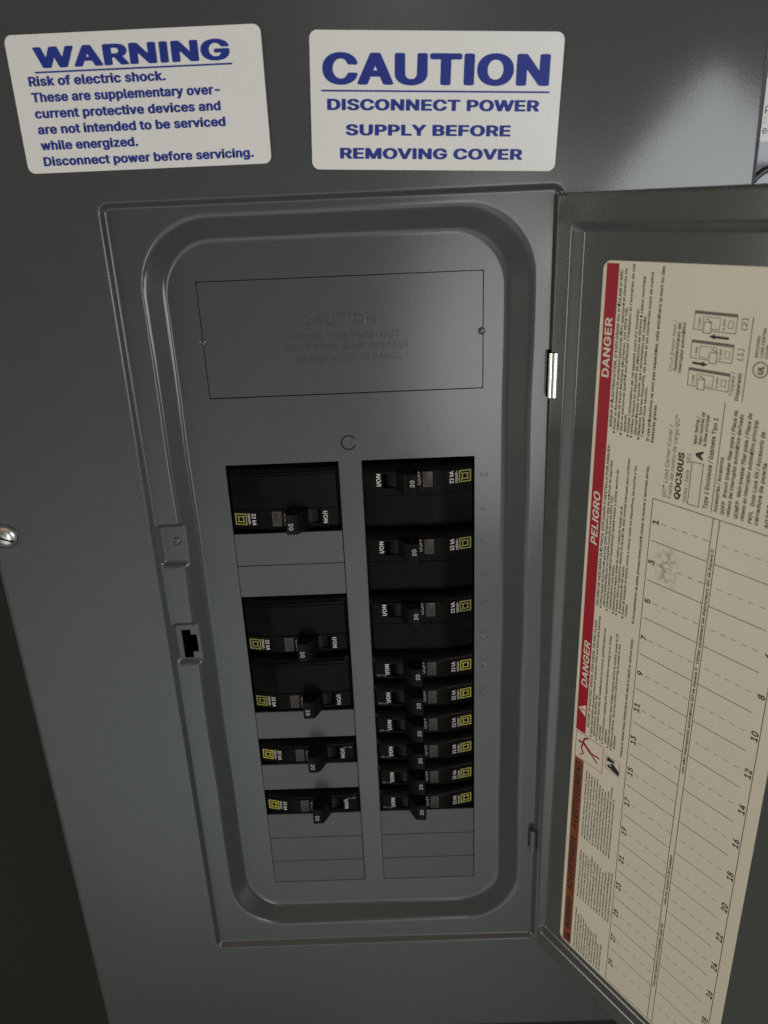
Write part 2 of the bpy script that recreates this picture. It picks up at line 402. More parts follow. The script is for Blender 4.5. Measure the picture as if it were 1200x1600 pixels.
    ('R', 'l'): (189, [[59,509,53,504,56,54,71,23,96,5,134,-2,178,2,171,48,165,53,128,56,115,79,114,504,109,509]]),
    ('R', 'm'): (610, [[555,0,555,281,542,325,512,363,471,382,403,382,359,363,315,317,297,350,278,370,253,382,209,386,157,369,131,344,115,317,109,379,53,375,53,0,111,0,117,269,129,294,146,313,171,326,196,330,243,319,263,300,271,281,276,0,335,0,339,275,365,314,390,327,421,330,446,326,471,314,484,300,494,275,495,0]]),
    ('R', 'n'): (410, [[355,0,356,262,347,306,328,341,305,363,278,376,209,383,153,362,115,318,109,379,53,375,53,0,109,-1,114,6,114,231,123,275,139,300,159,316,209,329,259,316,281,294,292,269,295,0]]),
    ('R', 'o'): (415, [[222,47,178,50,140,70,111,111,98,161,99,223,118,279,153,316,197,329,240,325,278,303,304,267,318,211,316,148,298,98,265,62],[159,-3,234,-6,297,15,328,40,353,72,373,123,380,211,362,286,322,343,297,362,253,379,209,384,165,380,109,355,71,317,41,248,35,167,52,92,97,31,128,10]]),
    ('R', 'p'): (424, [[53,-143,109,-144,114,-136,115,59,146,22,178,1,215,-8,259,-6,296,6,327,26,350,51,372,89,385,132,391,182,382,257,372,289,350,326,296,371,253,383,190,380,153,361,115,319,109,379,53,376],[215,47,171,59,139,89,118,139,113,201,123,257,146,298,184,324,228,330,271,317,306,282,324,232,328,176,319,126,296,82,259,54]]),
    ('R', 'q'): (424, [[372,-144,372,376,315,379,309,319,272,361,234,380,172,383,128,370,99,351,75,326,58,301,42,257,35,170,52,89,75,51,98,26,128,6,165,-6,209,-8,247,0,278,22,309,59,311,-136,315,-144],[209,47,165,54,133,76,107,120,96,182,102,239,123,289,158,320,203,330,247,322,281,295,304,251,312,195,305,132,286,89,253,58]]),
    ('R', 'r'): (259, [[53,0,109,-1,114,6,114,244,125,281,146,306,171,320,243,325,240,384,196,384,165,374,134,351,115,322,109,379,53,375]]),
    ('R', 's'): (365, [[111,3,179,-8,254,3,298,31,324,67,330,123,322,148,304,174,254,202,142,233,119,248,110,267,109,286,118,304,142,323,173,332,204,332,232,323,253,304,269,279,323,291,297,342,248,375,186,384,123,374,80,348,53,311,48,256,60,223,76,204,123,178,242,144,259,129,267,111,264,86,250,67,223,52,192,46,161,47,129,57,110,73,92,106,36,92,54,47,79,21]]),
    ('R', 't'): (227, [[213,1,202,52,163,50,144,55,131,68,126,90,126,321,131,326,202,327,203,377,131,379,126,383,126,471,69,472,65,383,6,378,6,327,56,326,65,321,65,90,70,58,88,26,125,1,169,-4]]),
    ('R', 'u'): (410, [[53,376,53,120,62,76,78,44,101,20,128,5,159,-3,196,-4,240,6,259,18,296,65,300,1,355,1,357,376,295,376,295,139,291,114,278,89,259,68,234,55,203,50,171,54,150,64,131,82,119,107,114,139,113,376]]),
    ('R', 'v'): (389, [[19,375,161,4,224,-1,370,375,361,379,303,375,199,72,192,67,86,375,80,379]]),
    ('R', 'w'): (567, [[24,375,140,0,199,0,285,303,367,6,373,-1,430,0,541,378,485,379,479,375,398,72,316,378,251,375,173,78,165,88,88,375,79,379]]),
    ('R', 'x'): (379, [[21,-1,91,0,190,154,288,0,356,0,224,194,341,363,346,378,279,375,190,234,102,377,33,378,155,194]]),
    ('R', 'y'): (389, [[49,-140,92,-145,130,-140,164,-120,192,-84,356,336,367,378,305,378,192,66,168,149,86,376,30,379,20,374,162,-1,144,-51,124,-80,99,-90,61,-87]]),
    ('R', 'z'): (380, [[42,0,337,0,335,57,135,57,128,62,332,331,329,379,48,377,48,324,248,323,253,319,45,50]]),
    ('R', '~'): (453, [[52,155,58,150,102,150,121,196,140,208,158,210,177,204,265,143,296,137,327,140,358,153,384,180,397,212,400,249,346,251,330,205,315,195,296,192,271,201,190,259,158,266,121,262,90,247,69,224,58,199]]),
    ('R', 'É'): (419, [[374,0,373,57,135,57,125,62,129,229,355,231,355,281,348,286,126,288,126,450,366,452,372,456,372,506,60,506,60,0],[193,562,241,559,305,656,238,656]]),
    ('R', 'Í'): (300, [[31,0,269,0,269,57,187,57,183,62,183,444,187,452,269,454,269,507,31,506,31,456,37,452,112,452,118,444,118,62,112,57,31,56],[126,562,131,558,175,560,238,656,171,656]]),
    ('R', 'Ó'): (533, [[265,53,228,58,197,69,145,112,112,181,104,268,117,343,153,406,178,428,209,445,272,456,334,441,387,399,419,337,430,249,420,174,389,112,359,83,334,68,303,57],[322,-1,372,17,415,48,462,112,480,156,491,212,488,318,472,374,454,412,397,475,365,494,309,513,228,513,184,501,145,481,108,449,77,406,58,368,44,306,40,243,46,187,78,99,134,36,172,13,215,-2,265,-7],[242,562,290,559,354,656,287,656]]),
    ('R', 'à'): (389, [[337,4,336,266,331,298,317,329,276,366,224,382,149,380,98,360,67,335,43,291,99,275,118,301,143,319,174,329,218,329,243,320,262,304,273,279,275,248,255,231,105,205,58,179,42,160,31,116,35,73,49,42,68,22,99,3,168,-8,205,-3,230,8,274,51,280,0],[274,188,271,110,255,82,230,60,193,47,155,46,118,58,99,76,92,98,94,123,118,151,155,165],[101,529,166,429,213,429,168,529]]),
    ('R', 'á'): (389, [[337,4,336,266,331,298,317,329,276,366,224,382,149,380,98,360,67,335,43,291,99,275,118,301,143,319,174,329,218,329,243,320,262,304,273,279,275,248,255,231,105,205,58,179,42,160,31,116,35,73,49,42,68,22,99,3,168,-8,205,-3,230,8,274,51,280,0],[274,188,271,110,255,82,230,60,193,47,155,46,118,58,99,76,92,98,94,123,118,151,155,165],[164,429,213,429,276,529,210,529]]),
    ('R', 'ç'): (396, [[172,-144,240,-140,278,-121,288,-93,282,-55,261,-36,228,-29,224,-11,278,6,315,28,346,64,362,101,309,116,287,82,265,62,234,49,203,47,153,60,134,76,113,107,98,164,100,226,117,276,150,314,184,328,228,328,274,307,303,262,359,277,345,314,315,348,278,371,234,383,153,377,97,346,55,289,36,220,39,132,54,89,77,51,122,13,184,-7,188,-11,183,-61,228,-64,241,-74,242,-93,234,-103,172,-108]]),
    ('R', 'è'): (404, [[247,380,172,382,109,355,71,317,39,242,36,154,58,79,80,48,107,23,128,10,172,-5,234,-7,290,8,337,42,363,86,362,92,309,105,286,73,265,58,234,48,197,47,172,52,140,69,122,88,106,117,97,169,371,173,367,248,348,304,303,355],[122,529,118,523,178,431,229,429,184,525],[307,223,96,223,108,267,129,298,159,321,203,330,240,325,274,304,298,267]]),
    ('R', 'é'): (404, [[247,380,172,382,109,355,71,317,39,242,36,154,58,79,80,48,107,23,128,10,172,-5,234,-7,290,8,337,42,363,86,362,92,309,105,286,73,265,58,234,48,197,47,172,52,140,69,122,88,106,117,97,169,371,173,367,248,348,304,303,355],[307,223,96,223,108,267,129,298,159,321,203,330,240,325,274,304,298,267],[284,529,228,529,177,429,228,430,289,523]]),
    ('R', 'ê'): (404, [[311,436,267,492,228,529,172,526,95,436,153,435,203,494,253,435],[247,380,172,382,109,355,71,317,39,242,36,154,58,79,80,48,107,23,128,10,172,-5,234,-7,290,8,337,42,363,86,362,92,309,105,286,73,265,58,234,48,197,47,172,52,140,69,122,88,106,117,97,169,371,173,367,248,348,304,303,355],[307,223,96,223,108,267,129,298,159,321,203,330,240,325,274,304,298,267]]),
    ('R', 'í'): (167, [[109,379,53,375,53,0,109,-1,114,6,114,369],[170,525,165,529,103,527,59,430,109,432]]),
    ('R', 'î'): (167, [[-26,438,35,438,80,491,87,491,130,436,194,438,116,525,105,529,55,529],[55,379,53,6,55,-1,112,-1,114,375]]),
    ('R', 'ñ'): (410, [[355,0,356,262,347,306,328,341,305,363,278,376,209,383,153,362,115,318,109,379,53,375,53,0,109,-1,114,6,114,231,123,275,139,300,159,316,209,329,259,316,281,294,292,269,295,0],[106,450,146,448,155,469,165,474,228,449,265,448,291,469,304,512,265,517,254,494,240,490,178,516,146,517,128,507,117,494]]),
    ('R', 'ó'): (415, [[222,47,178,50,140,70,111,111,98,161,99,223,118,279,153,316,197,329,240,325,278,303,304,267,318,211,316,148,298,98,265,62],[159,-3,234,-6,297,15,328,40,353,72,373,123,380,211,362,286,322,343,297,362,253,379,209,384,165,380,109,355,71,317,41,248,35,167,52,92,97,31,128,10],[290,529,228,528,183,429,230,429,285,511]]),
    ('R', 'ô'): (415, [[159,-3,234,-6,297,15,328,40,353,72,373,123,380,211,362,286,322,343,297,362,253,379,209,384,165,380,109,355,71,317,41,248,35,167,52,92,97,31,128,10],[222,47,178,50,140,70,111,111,98,161,99,223,118,279,153,316,197,329,240,325,278,303,304,267,318,211,316,148,298,98,265,62],[100,436,159,437,209,493,257,436,316,436,247,518,228,529,178,529]]),
    ('R', 'ú'): (410, [[53,376,53,120,62,76,78,44,101,20,128,5,159,-3,196,-4,240,6,259,18,296,65,300,1,355,1,357,376,295,376,295,139,291,114,278,89,259,68,234,55,203,50,171,54,150,64,131,82,119,107,114,139,113,376],[180,432,228,429,292,526,228,529]]),
    ('R', '•'): (389, [[298,236,277,274,241,301,204,311,160,306,123,284,95,249,85,211,90,168,112,130,148,103,185,93,229,98,266,119,293,155,303,193]]),
    ('R', '™'): (424, [[392,507,358,509,352,504,302,385,295,381,245,502,239,509,204,507,202,332,208,326,233,326,235,332,239,439,289,326,302,326,308,328,358,442,361,332,364,326,389,326,394,332],[114,326,115,476,170,482,170,507,27,508,27,481,82,476,83,326]]),
    ('B', "'"): (206, [[132,297,145,302,154,317,161,512,156,522,138,529,63,529,51,522,45,512,53,312,69,298]]),
    ('B', '('): (273, [[238,560,169,559,150,543,121,483,96,413,66,263,65,158,86,48,109,-17,143,-87,157,-109,176,-117,244,-116,257,-108,262,-97,199,63,184,128,178,188,181,268,196,353,223,443,262,538,255,553]]),
    ('B', ')'): (273, [[30,559,17,553,11,538,50,443,76,358,92,273,96,193,89,128,74,63,11,-97,17,-109,30,-116,99,-117,117,-108,136,-76,190,58,208,163,207,268,176,418,151,488,120,548,99,560]]),
    ('B', ','): (188, [[30,-139,93,-139,109,-125,163,70,161,80,148,90,62,91,44,80,12,-120,18,-133]]),
    ('B', '-'): (453, [[361,252,351,262,338,265,107,264,94,258,88,247,89,182,97,172,113,167,344,168,357,174,363,187]]),
    ('B', '.'): (188, [[92,-25,117,-22,142,-9,161,15,167,40,163,65,149,86,124,102,99,107,67,102,46,90,30,70,24,45,27,20,42,-4,67,-20]]),
    ('B', '/'): (249, [[7,-96,76,-97,96,-82,260,528,258,543,245,552,176,553,161,548,153,538,-11,-72,-8,-87]]),
    ('B', '0'): (453, [[228,70,191,81,161,117,141,177,135,252,141,327,159,388,190,427,209,437,228,439,247,436,266,426,295,387,312,327,318,252,312,177,293,117,264,82],[228,-28,272,-23,315,-8,351,17,378,47,401,87,417,132,431,252,419,367,402,417,378,461,350,492,312,517,272,532,228,536,184,532,141,517,104,492,76,462,53,422,35,372,22,252,36,132,52,87,75,47,103,16,141,-9,184,-24]]),
    ('B', '1'): (453, [[282,529,188,528,62,434,60,354,75,339,100,341,182,400,186,394,186,79,182,75,75,75,58,69,50,54,50,-1,57,-13,69,-20,394,-21,408,-16,416,-6,417,54,409,69,394,75,307,75,302,79,302,509,294,523]]),
    ('B', '2'): (453, [[50,-18,388,-21,406,-16,414,-6,415,59,400,75,204,79,359,249,390,299,405,344,404,404,381,459,338,503,282,529,213,536,144,521,89,484,54,434,40,364,44,350,57,342,125,341,144,346,151,354,156,389,168,414,188,431,213,438,244,437,271,424,289,399,294,369,286,334,261,294,39,54,38,-1]]),
    ('B', '3'): (453, [[59,527,46,517,44,507,44,447,55,435,236,429,133,307,132,242,149,228,230,225,268,212,295,182,303,137,295,107,277,87,249,74,211,71,180,77,155,91,124,149,111,153,36,152,24,145,18,132,30,77,47,47,71,22,130,-13,205,-27,286,-19,336,2,374,32,400,67,416,112,416,177,390,237,343,282,273,312,396,452,396,517,374,529]]),
    ('B', '4'): (453, [[314,529,245,529,224,519,14,159,15,99,32,86,253,84,257,-6,265,-16,282,-21,345,-21,360,-16,369,-1,369,84,420,85,432,92,439,104,435,174,420,183,369,184,369,319,364,330,351,337,276,338,257,325,254,184,149,184,334,499,333,519]]),
    ('B', '5'): (453, [[377,527,96,530,84,527,71,515,42,257,45,242,59,233,127,225,190,253,240,253,264,242,280,227,300,182,300,142,287,107,265,84,234,72,202,73,172,87,155,107,146,138,134,149,59,151,39,142,34,132,38,97,66,42,109,3,165,-21,240,-27,309,-9,367,32,405,92,416,142,413,202,397,252,366,297,327,328,277,349,227,354,165,347,177,431,365,431,385,437,392,452,392,507,390,517]]),
    ('B', '6'): (453, [[331,528,250,529,231,521,88,309,60,257,44,212,39,132,49,92,66,57,89,27,120,2,156,-16,194,-25,269,-24,331,1,381,47,409,107,415,147,412,192,401,232,381,267,352,297,319,318,281,330,234,337,347,502,346,517],[225,69,200,74,174,92,156,122,151,157,156,192,169,217,194,237,225,244,256,238,278,222,296,192,301,157,296,122,278,92,256,76]]),
    ('B', '7'): (453, [[86,-19,167,-21,182,-16,190,-6,416,444,416,514,399,528,61,529,40,519,36,449,49,434,285,429,74,9,72,-6]]),
    ('B', '8'): (453, [[276,80,245,71,207,71,176,80,155,97,143,122,143,157,157,185,182,205,213,214,245,213,274,202,297,182,309,157,309,122,297,97],[232,310,207,312,182,324,166,342,159,367,162,397,173,417,195,433,220,439,245,437,270,427,286,407,293,382,290,352,278,332,257,316],[226,536,176,531,126,512,88,485,60,447,45,397,48,347,67,302,99,267,68,242,46,212,31,177,26,137,39,72,58,42,82,18,145,-15,182,-24,226,-28,270,-24,307,-16,370,18,394,42,413,72,427,137,421,177,406,212,384,242,353,267,385,302,404,347,407,397,392,447,363,485,326,512,276,531]]),
    ('B', '9'): (453, [[125,-20,206,-20,223,-11,364,199,394,254,409,299,413,379,402,419,385,454,360,484,331,507,300,523,263,533,188,533,124,509,74,464,43,399,38,354,42,309,52,274,73,239,100,212,131,192,218,169,107,9,108,-11],[225,264,194,272,172,289,157,314,151,349,156,384,172,414,194,432,225,439,256,433,280,414,297,384,301,349,295,314,281,289,256,270]]),
    ('B', ':'): (188, [[92,250,117,253,142,266,161,290,167,315,163,340,149,361,124,378,99,383,67,378,46,365,30,345,24,320,27,295,42,272,67,255],[92,-25,117,-22,142,-9,161,15,167,40,163,65,149,86,124,102,99,107,67,102,46,90,30,70,24,45,27,20,42,-4,67,-20]]),
    ('B', 'A'): (480, [[197,529,176,514,-9,-6,0,-16,15,-21,84,-21,103,-15,153,117,159,121,322,121,378,-16,397,-21,472,-20,485,-11,488,4,301,514,293,524,278,529],[240,362,288,224,284,220,197,220,190,224]]),
    ('B', 'B'): (456, [[152,209,259,210,301,194,319,174,329,144,325,114,311,94,290,83,265,79,153,78],[47,526,34,509,35,-6,43,-16,59,-21,265,-20,340,-7,383,14,410,39,432,74,442,114,442,164,430,204,406,239,372,269,406,304,422,344,422,399,405,449,384,478,359,499,297,524,240,530],[153,307,151,429,253,430,288,419,304,399,310,374,305,344,290,324,253,307]]),
    ('B', 'C'): (510, [[289,-27,333,-20,369,-8,433,34,480,97,494,137,497,167,477,181,396,179,384,167,371,132,353,107,327,88,302,78,252,75,202,92,177,112,157,137,134,202,132,297,155,367,177,397,208,421,239,432,277,435,314,427,347,407,368,382,383,342,396,330,477,328,490,332,499,347,489,387,471,427,446,462,418,487,383,510,346,525,302,534,258,536,208,530,157,512,114,486,75,447,46,402,27,352,17,297,15,232,22,177,39,122,63,77,97,37,136,7,183,-14,233,-26]]),
    ('B', 'D'): (502, [[47,-18,234,-20,315,-8,359,10,397,35,428,65,454,104,476,159,486,224,486,294,473,359,452,409,420,454,378,489,328,513,278,526,222,530,59,529,43,524,35,514,34,-1],[153,78,151,429,259,428,290,418,315,404,340,379,357,349,373,269,363,179,339,129,296,94,240,79]]),
    ('B', 'E'): (419, [[384,-20,397,-12,401,-1,401,59,390,74,378,78,151,79,153,207,365,210,381,224,381,284,375,299,359,306,153,307,151,429,384,433,398,449,395,519,372,530,47,526,34,509,38,-11,59,-21]]),
    ('B', 'F'): (410, [[53,-20,128,-21,141,-16,150,-6,151,199,347,200,361,204,371,214,372,279,359,296,153,299,151,429,383,434,395,449,395,509,390,521,378,528,59,529,38,519,34,-1,40,-13]]),
    ('B', 'G'): (520, [[264,536,214,532,164,516,121,492,83,457,54,417,31,367,18,312,14,252,19,192,31,142,53,92,83,51,121,17,164,-7,214,-23,271,-28,327,-22,372,-8,416,17,454,52,480,92,497,137,504,252,499,267,483,276,271,274,257,257,261,187,283,178,385,177,370,127,333,90,308,79,277,74,221,83,194,97,172,117,152,147,137,187,131,282,150,357,171,390,196,414,221,427,252,434,283,434,314,426,353,397,386,337,402,328,483,329,496,337,500,347,474,422,449,457,421,485,386,507,346,524]]),
    ('B', 'H'): (517, [[47,-18,128,-21,141,-16,150,-6,153,211,365,210,367,-6,376,-16,390,-21,459,-21,479,-11,483,509,472,526,390,529,375,524,367,514,366,314,359,310,153,310,147,519,134,528,122,530,59,529,38,519,34,-1]]),
    ('B', 'I'): (184, [[59,-21,128,-21,141,-16,150,-1,150,509,141,524,128,529,53,529,40,522,34,509,34,-1,40,-13]]),
    ('B', 'J'): (396, [[345,528,270,529,252,522,246,512,246,137,240,107,228,87,213,77,188,71,163,74,145,85,127,117,123,177,107,192,26,193,8,177,11,102,32,47,76,3,132,-22,201,-27,265,-13,317,22,350,72,362,137,362,507,357,521]]),
    ('B', 'K'): (467, [[465,-16,474,-6,472,9,276,284,471,499,471,519,447,530,359,529,347,524,153,315,150,514,142,524,128,529,47,526,34,509,38,-11,47,-18,65,-21,128,-21,147,-11,151,159,197,205,353,-14,372,-21,453,-21]]),
    ('B', 'L'): (393, [[53,529,40,522,34,509,38,-11,59,-21,372,-19,383,-11,387,4,387,59,372,76,151,79,150,514,142,524,128,529]]),
    ('B', 'M'): (628, [[47,526,34,509,34,-1,40,-13,59,-21,122,-21,139,-16,147,-6,148,254,153,266,264,-11,284,-21,347,-20,359,-16,478,276,479,-6,488,-16,503,-21,572,-21,584,-16,594,-1,590,519,565,530,472,529,454,519,315,159,174,519,153,529]]),
    ('B', 'N'): (523, [[47,-18,128,-21,142,-16,150,-6,153,323,365,-12,384,-21,459,-21,472,-20,485,-11,489,509,478,526,397,529,382,524,374,514,372,184,159,519,134,530,59,529,38,519,34,-1]]),
    ('B', 'O'): (533, [[264,-28,320,-23,364,-9,408,14,447,47,477,87,501,137,514,192,519,252,515,312,502,367,479,417,450,457,414,490,371,515,321,531,271,536,214,531,168,517,123,492,84,457,55,417,32,367,18,312,14,257,18,197,31,142,54,92,83,52,121,18,164,-7,214,-23],[264,74,233,78,208,88,164,127,137,187,130,262,140,332,171,390,214,424,239,432,271,435,302,430,327,420,369,382,397,322,404,247,394,177,364,120,321,85,296,77]]),
    ('B', 'P'): (445, [[53,-20,128,-21,141,-16,150,-6,152,164,259,166,322,179,378,212,415,261,429,299,435,339,432,379,422,419,404,454,382,479,353,501,315,518,253,529,59,529,43,524,35,514,34,-1,40,-13],[153,431,259,429,284,420,303,404,317,369,316,324,303,291,278,271,240,263,151,264]]),
    ('B', 'Q'): (533, [[271,435,302,430,327,420,370,381,397,321,404,246,395,181,371,128,334,171,321,179,246,180,224,171,221,151,277,76,264,74,233,78,208,88,165,126,137,186,130,261,141,336,171,390,214,424,239,432],[483,-65,493,-54,492,-39,436,36,464,69,487,106,515,196,516,306,505,356,488,401,464,440,436,471,402,499,364,518,321,531,277,536,233,534,189,525,137,501,92,466,57,421,31,366,17,301,15,231,24,166,46,106,71,67,98,36,133,9,171,-10,214,-23,258,-27,302,-26,346,-16,389,-66,471,-69]]),
    ('B', 'R'): (449, [[47,526,34,509,38,-11,59,-21,128,-21,147,-11,151,174,228,177,334,-14,353,-21,440,-18,453,-6,453,5,348,199,378,220,402,244,420,274,431,309,432,389,422,426,403,459,353,503,290,525,234,530],[153,431,259,429,284,422,301,409,316,379,319,339,310,309,290,288,253,277,153,277]]),
    ('B', 'S'): (447, [[225,536,181,533,137,521,100,502,72,480,47,450,33,420,26,385,28,345,53,290,100,251,150,228,268,192,302,175,319,150,312,110,295,90,275,79,243,71,212,70,181,76,154,90,138,110,128,145,112,156,31,157,18,150,12,135,31,67,75,15,106,-5,143,-19,225,-30,306,-19,343,-4,375,16,400,40,419,70,431,105,434,140,421,200,401,230,375,254,312,286,181,327,158,340,145,355,142,385,156,413,181,430,218,438,256,434,287,420,301,405,313,370,325,360,406,358,425,370,425,400,414,435,395,465,370,490,306,525,268,533]]),
    ('B', 'T'): (449, [[193,-21,262,-20,275,-15,283,-1,284,429,431,434,443,449,443,509,437,522,425,529,31,529,15,524,7,514,6,449,18,434,165,429,167,-1,175,-15]]),
    ('B', 'U'): (517, [[47,526,34,511,34,166,40,121,58,76,79,46,109,17,140,-2,178,-18,222,-27,265,-29,309,-25,353,-13,397,9,434,41,462,81,478,125,483,171,481,516,472,526,453,530,390,529,368,516,363,146,350,116,325,91,292,76,253,72,215,79,186,96,165,121,153,151,149,516,128,529]]),
    ('B', 'V'): (480, [[278,-21,295,-16,303,-6,488,514,480,524,465,529,390,529,372,519,240,143,107,519,90,529,9,529,-6,519,-9,504,179,-6,197,-20]]),
    ('B', 'W'): (686, [[-3,522,-9,504,134,-12,153,-21,228,-21,253,-11,340,308,347,303,433,-11,453,-21,534,-21,547,-16,557,-1,695,504,690,521,672,529,603,530,581,519,490,188,405,514,397,524,384,529,303,529,284,519,197,193,190,193,105,519,84,529,15,529]]),
    ('B', 'X'): (474, [[5,-18,92,-21,111,-14,236,166,365,-16,380,-21,455,-21,478,-11,479,9,306,264,469,499,471,514,461,526,373,530,356,524,236,357,121,524,105,530,30,530,7,519,6,499,170,259,-5,9,-7,-6]]),
    ('B', 'Y'): (472, [[203,-21,272,-21,285,-16,293,-6,295,204,478,499,480,514,465,528,378,529,364,524,234,322,109,524,90,530,15,529,-1,524,-9,514,-7,499,177,204,178,-1,184,-14]]),
    ('B', 'Z'): (438, [[414,-17,425,-1,425,59,421,69,408,77,163,79,421,454,419,519,396,530,27,526,18,519,14,504,14,449,27,434,274,429,18,54,19,-11,39,-21,396,-21]]),
    ('B', 'a'): (389, [[348,-19,360,-9,363,1,363,256,358,296,345,331,311,371,254,397,179,405,111,390,73,371,41,341,16,296,23,276,104,253,120,261,136,286,154,300,179,309,204,310,223,306,238,296,250,256,242,249,99,226,64,211,36,191,15,161,5,126,7,81,21,41,61,-1,92,-17,123,-26,192,-27,248,-7,273,-21],[248,157,244,111,217,78,192,68,167,66,142,71,126,81,119,96,119,116,136,136,167,145]]),
    ('B', 'b'): (424, [[45,529,32,521,27,506,29,-9,45,-20,114,-21,131,-14,139,-2,170,-19,202,-27,245,-28,283,-22,320,-6,356,21,383,56,402,96,413,141,416,196,410,251,396,296,376,331,352,359,322,381,289,396,252,404,214,405,177,398,145,383,140,386,138,516,120,529],[220,68,186,76,160,101,144,141,139,191,145,241,160,276,185,301,220,309,255,301,281,276,297,236,302,191,297,141,280,101,255,76]]),
    ('B', 'c'): (396, [[227,-28,283,-16,333,13,370,56,389,106,374,121,302,138,283,129,264,93,239,73,202,67,170,76,142,106,125,156,124,216,139,266,164,296,202,309,227,307,251,296,270,276,281,251,296,242,371,257,383,265,388,276,363,331,321,373,264,398,196,405,158,400,118,386,83,364,56,336,33,301,18,261,9,166,16,121,30,81,51,46,77,18,108,-4,146,-20,183,-28]]),
    ('B', 'd'): (424, [[202,68,171,76,144,101,128,141,122,196,130,246,147,281,171,302,208,309,239,301,265,276,281,236,286,181,278,131,261,96,233,73],[383,527,308,529,289,521,285,511,283,380,252,397,214,404,171,404,133,395,102,381,71,357,29,296,14,251,8,196,12,141,23,96,42,56,71,20,108,-8,146,-23,183,-29,221,-27,252,-20,283,-3,296,-16,314,-21,377,-20,396,-8,398,506,396,517]]),
    ('B', 'e'): (404, [[189,405,152,399,114,385,79,361,51,331,31,296,16,256,9,161,30,81,51,46,77,18,108,-4,146,-20,183,-27,227,-29,289,-16,339,12,378,56,390,86,388,101,371,111,302,126,283,116,270,91,252,76,227,68,196,68,171,76,150,91,134,116,124,146,383,151,397,166,396,226,376,301,358,332,333,360,303,381,271,395,233,403],[127,246,139,273,158,294,181,306,208,309,233,305,252,293,269,271,278,246,271,242,133,242]]),
    ('B', 'f'): (254, [[74,-20,149,-20,167,-6,168,304,237,307,254,324,254,379,246,394,230,400,174,400,168,404,169,434,177,449,199,453,230,448,246,454,253,464,268,526,255,539,224,548,162,549,105,528,80,506,64,479,56,449,55,404,49,400,-1,399,-19,384,-19,324,-14,314,-1,307,54,304,55,-1,62,-14]]),
    ('B', 'g'): (425, [[383,398,308,400,283,381,252,397,221,404,177,404,139,397,102,380,73,359,47,329,27,294,10,229,10,154,26,94,57,44,102,7,158,-13,221,-15,252,-8,283,7,285,4,276,-46,258,-64,233,-74,202,-76,170,-71,146,-57,120,-26,102,-20,89,-22,30,-56,26,-76,55,-116,89,-143,133,-162,214,-171,289,-159,321,-146,349,-126,386,-76,398,-16,398,379,396,389],[208,80,177,84,149,104,130,139,122,184,127,234,142,274,171,301,202,309,239,301,264,279,280,244,286,199,282,149,268,114,243,89]]),
    ('B', 'h'): (410, [[45,529,33,522,27,509,30,-11,39,-18,58,-21,120,-20,136,-11,143,254,152,277,167,294,189,306,214,308,233,305,250,294,268,259,271,-6,289,-20,370,-18,383,-1,383,249,376,299,359,339,321,379,270,401,202,403,145,384,140,389,136,519,114,530]]),
    ('B', 'i'): (167, [[84,422,109,426,131,439,147,459,152,484,148,504,134,525,112,539,84,545,59,541,34,525,19,504,15,484,21,459,36,439,59,426],[115,-21,130,-16,140,-1,139,384,122,399,47,400,34,394,27,379,27,-1,34,-15,47,-20]]),
    ('B', 'j'): (167, [[114,400,45,399,33,393,27,381,26,-39,15,-64,-22,-69,-36,-84,-35,-149,-17,-163,39,-160,84,-144,117,-114,136,-69,140,381,133,393],[77,422,102,424,127,436,145,456,152,476,149,501,137,521,114,538,89,544,64,542,41,531,22,511,16,491,17,466,29,446,52,429]]),
    ('B', 'k'): (381, [[45,529,33,522,27,509,30,-11,39,-18,58,-21,120,-20,136,-11,140,129,152,142,277,-15,295,-21,383,-19,397,-6,395,9,233,214,383,369,383,389,364,400,270,397,145,271,140,279,139,514,120,529]]),
    ('B', 'l'): (189, [[52,529,33,522,27,507,29,57,45,17,74,-8,114,-21,164,-22,195,-14,207,2,190,67,177,74,145,73,141,82,139,512,133,523,120,529]]),
    ('B', 'm'): (610, [[577,-13,583,-1,581,284,563,339,527,379,477,402,420,406,364,391,320,360,283,392,239,406,189,404,139,383,130,394,114,400,52,400,35,394,27,379,27,4,36,-16,52,-21,114,-21,130,-16,139,-6,142,259,149,279,164,298,183,307,202,310,233,298,248,269,248,-1,257,-16,270,-21,339,-21,352,-16,360,-6,363,264,383,298,402,308,420,310,452,299,469,269,471,-6,479,-16,495,-21,558,-21]]),
    ('B', 'n'): (410, [[370,-18,383,-1,382,259,371,314,348,354,308,387,258,403,195,402,139,381,130,394,114,400,39,397,27,379,30,-11,39,-18,58,-21,120,-20,136,-11,143,254,152,277,167,294,189,306,214,308,233,305,250,294,268,259,271,-6,289,-20]]),
    ('B', 'o'): (415, [[208,67,171,76,146,100,129,136,122,186,128,236,145,276,172,301,208,309,243,301,270,276,287,236,293,186,288,141,271,101,245,76],[208,-29,252,-25,289,-13,324,6,352,31,377,65,393,101,407,186,393,276,377,311,352,345,322,371,289,389,252,401,208,405,164,401,127,390,93,371,64,346,39,313,22,276,8,186,22,101,39,63,63,31,92,6,127,-14,164,-25]]),
    ('B', 'p'): (424, [[45,-163,114,-164,136,-154,140,-9,145,-6,177,-21,214,-28,258,-27,295,-18,327,-2,356,21,380,51,398,86,412,136,416,186,412,241,400,286,379,326,352,359,314,386,277,400,239,405,202,404,170,396,139,380,133,392,114,400,45,399,28,386,27,-144,33,-156],[220,68,185,76,160,101,144,141,139,191,145,241,160,276,186,301,220,309,254,301,280,276,297,236,302,191,297,141,280,101,255,76]]),
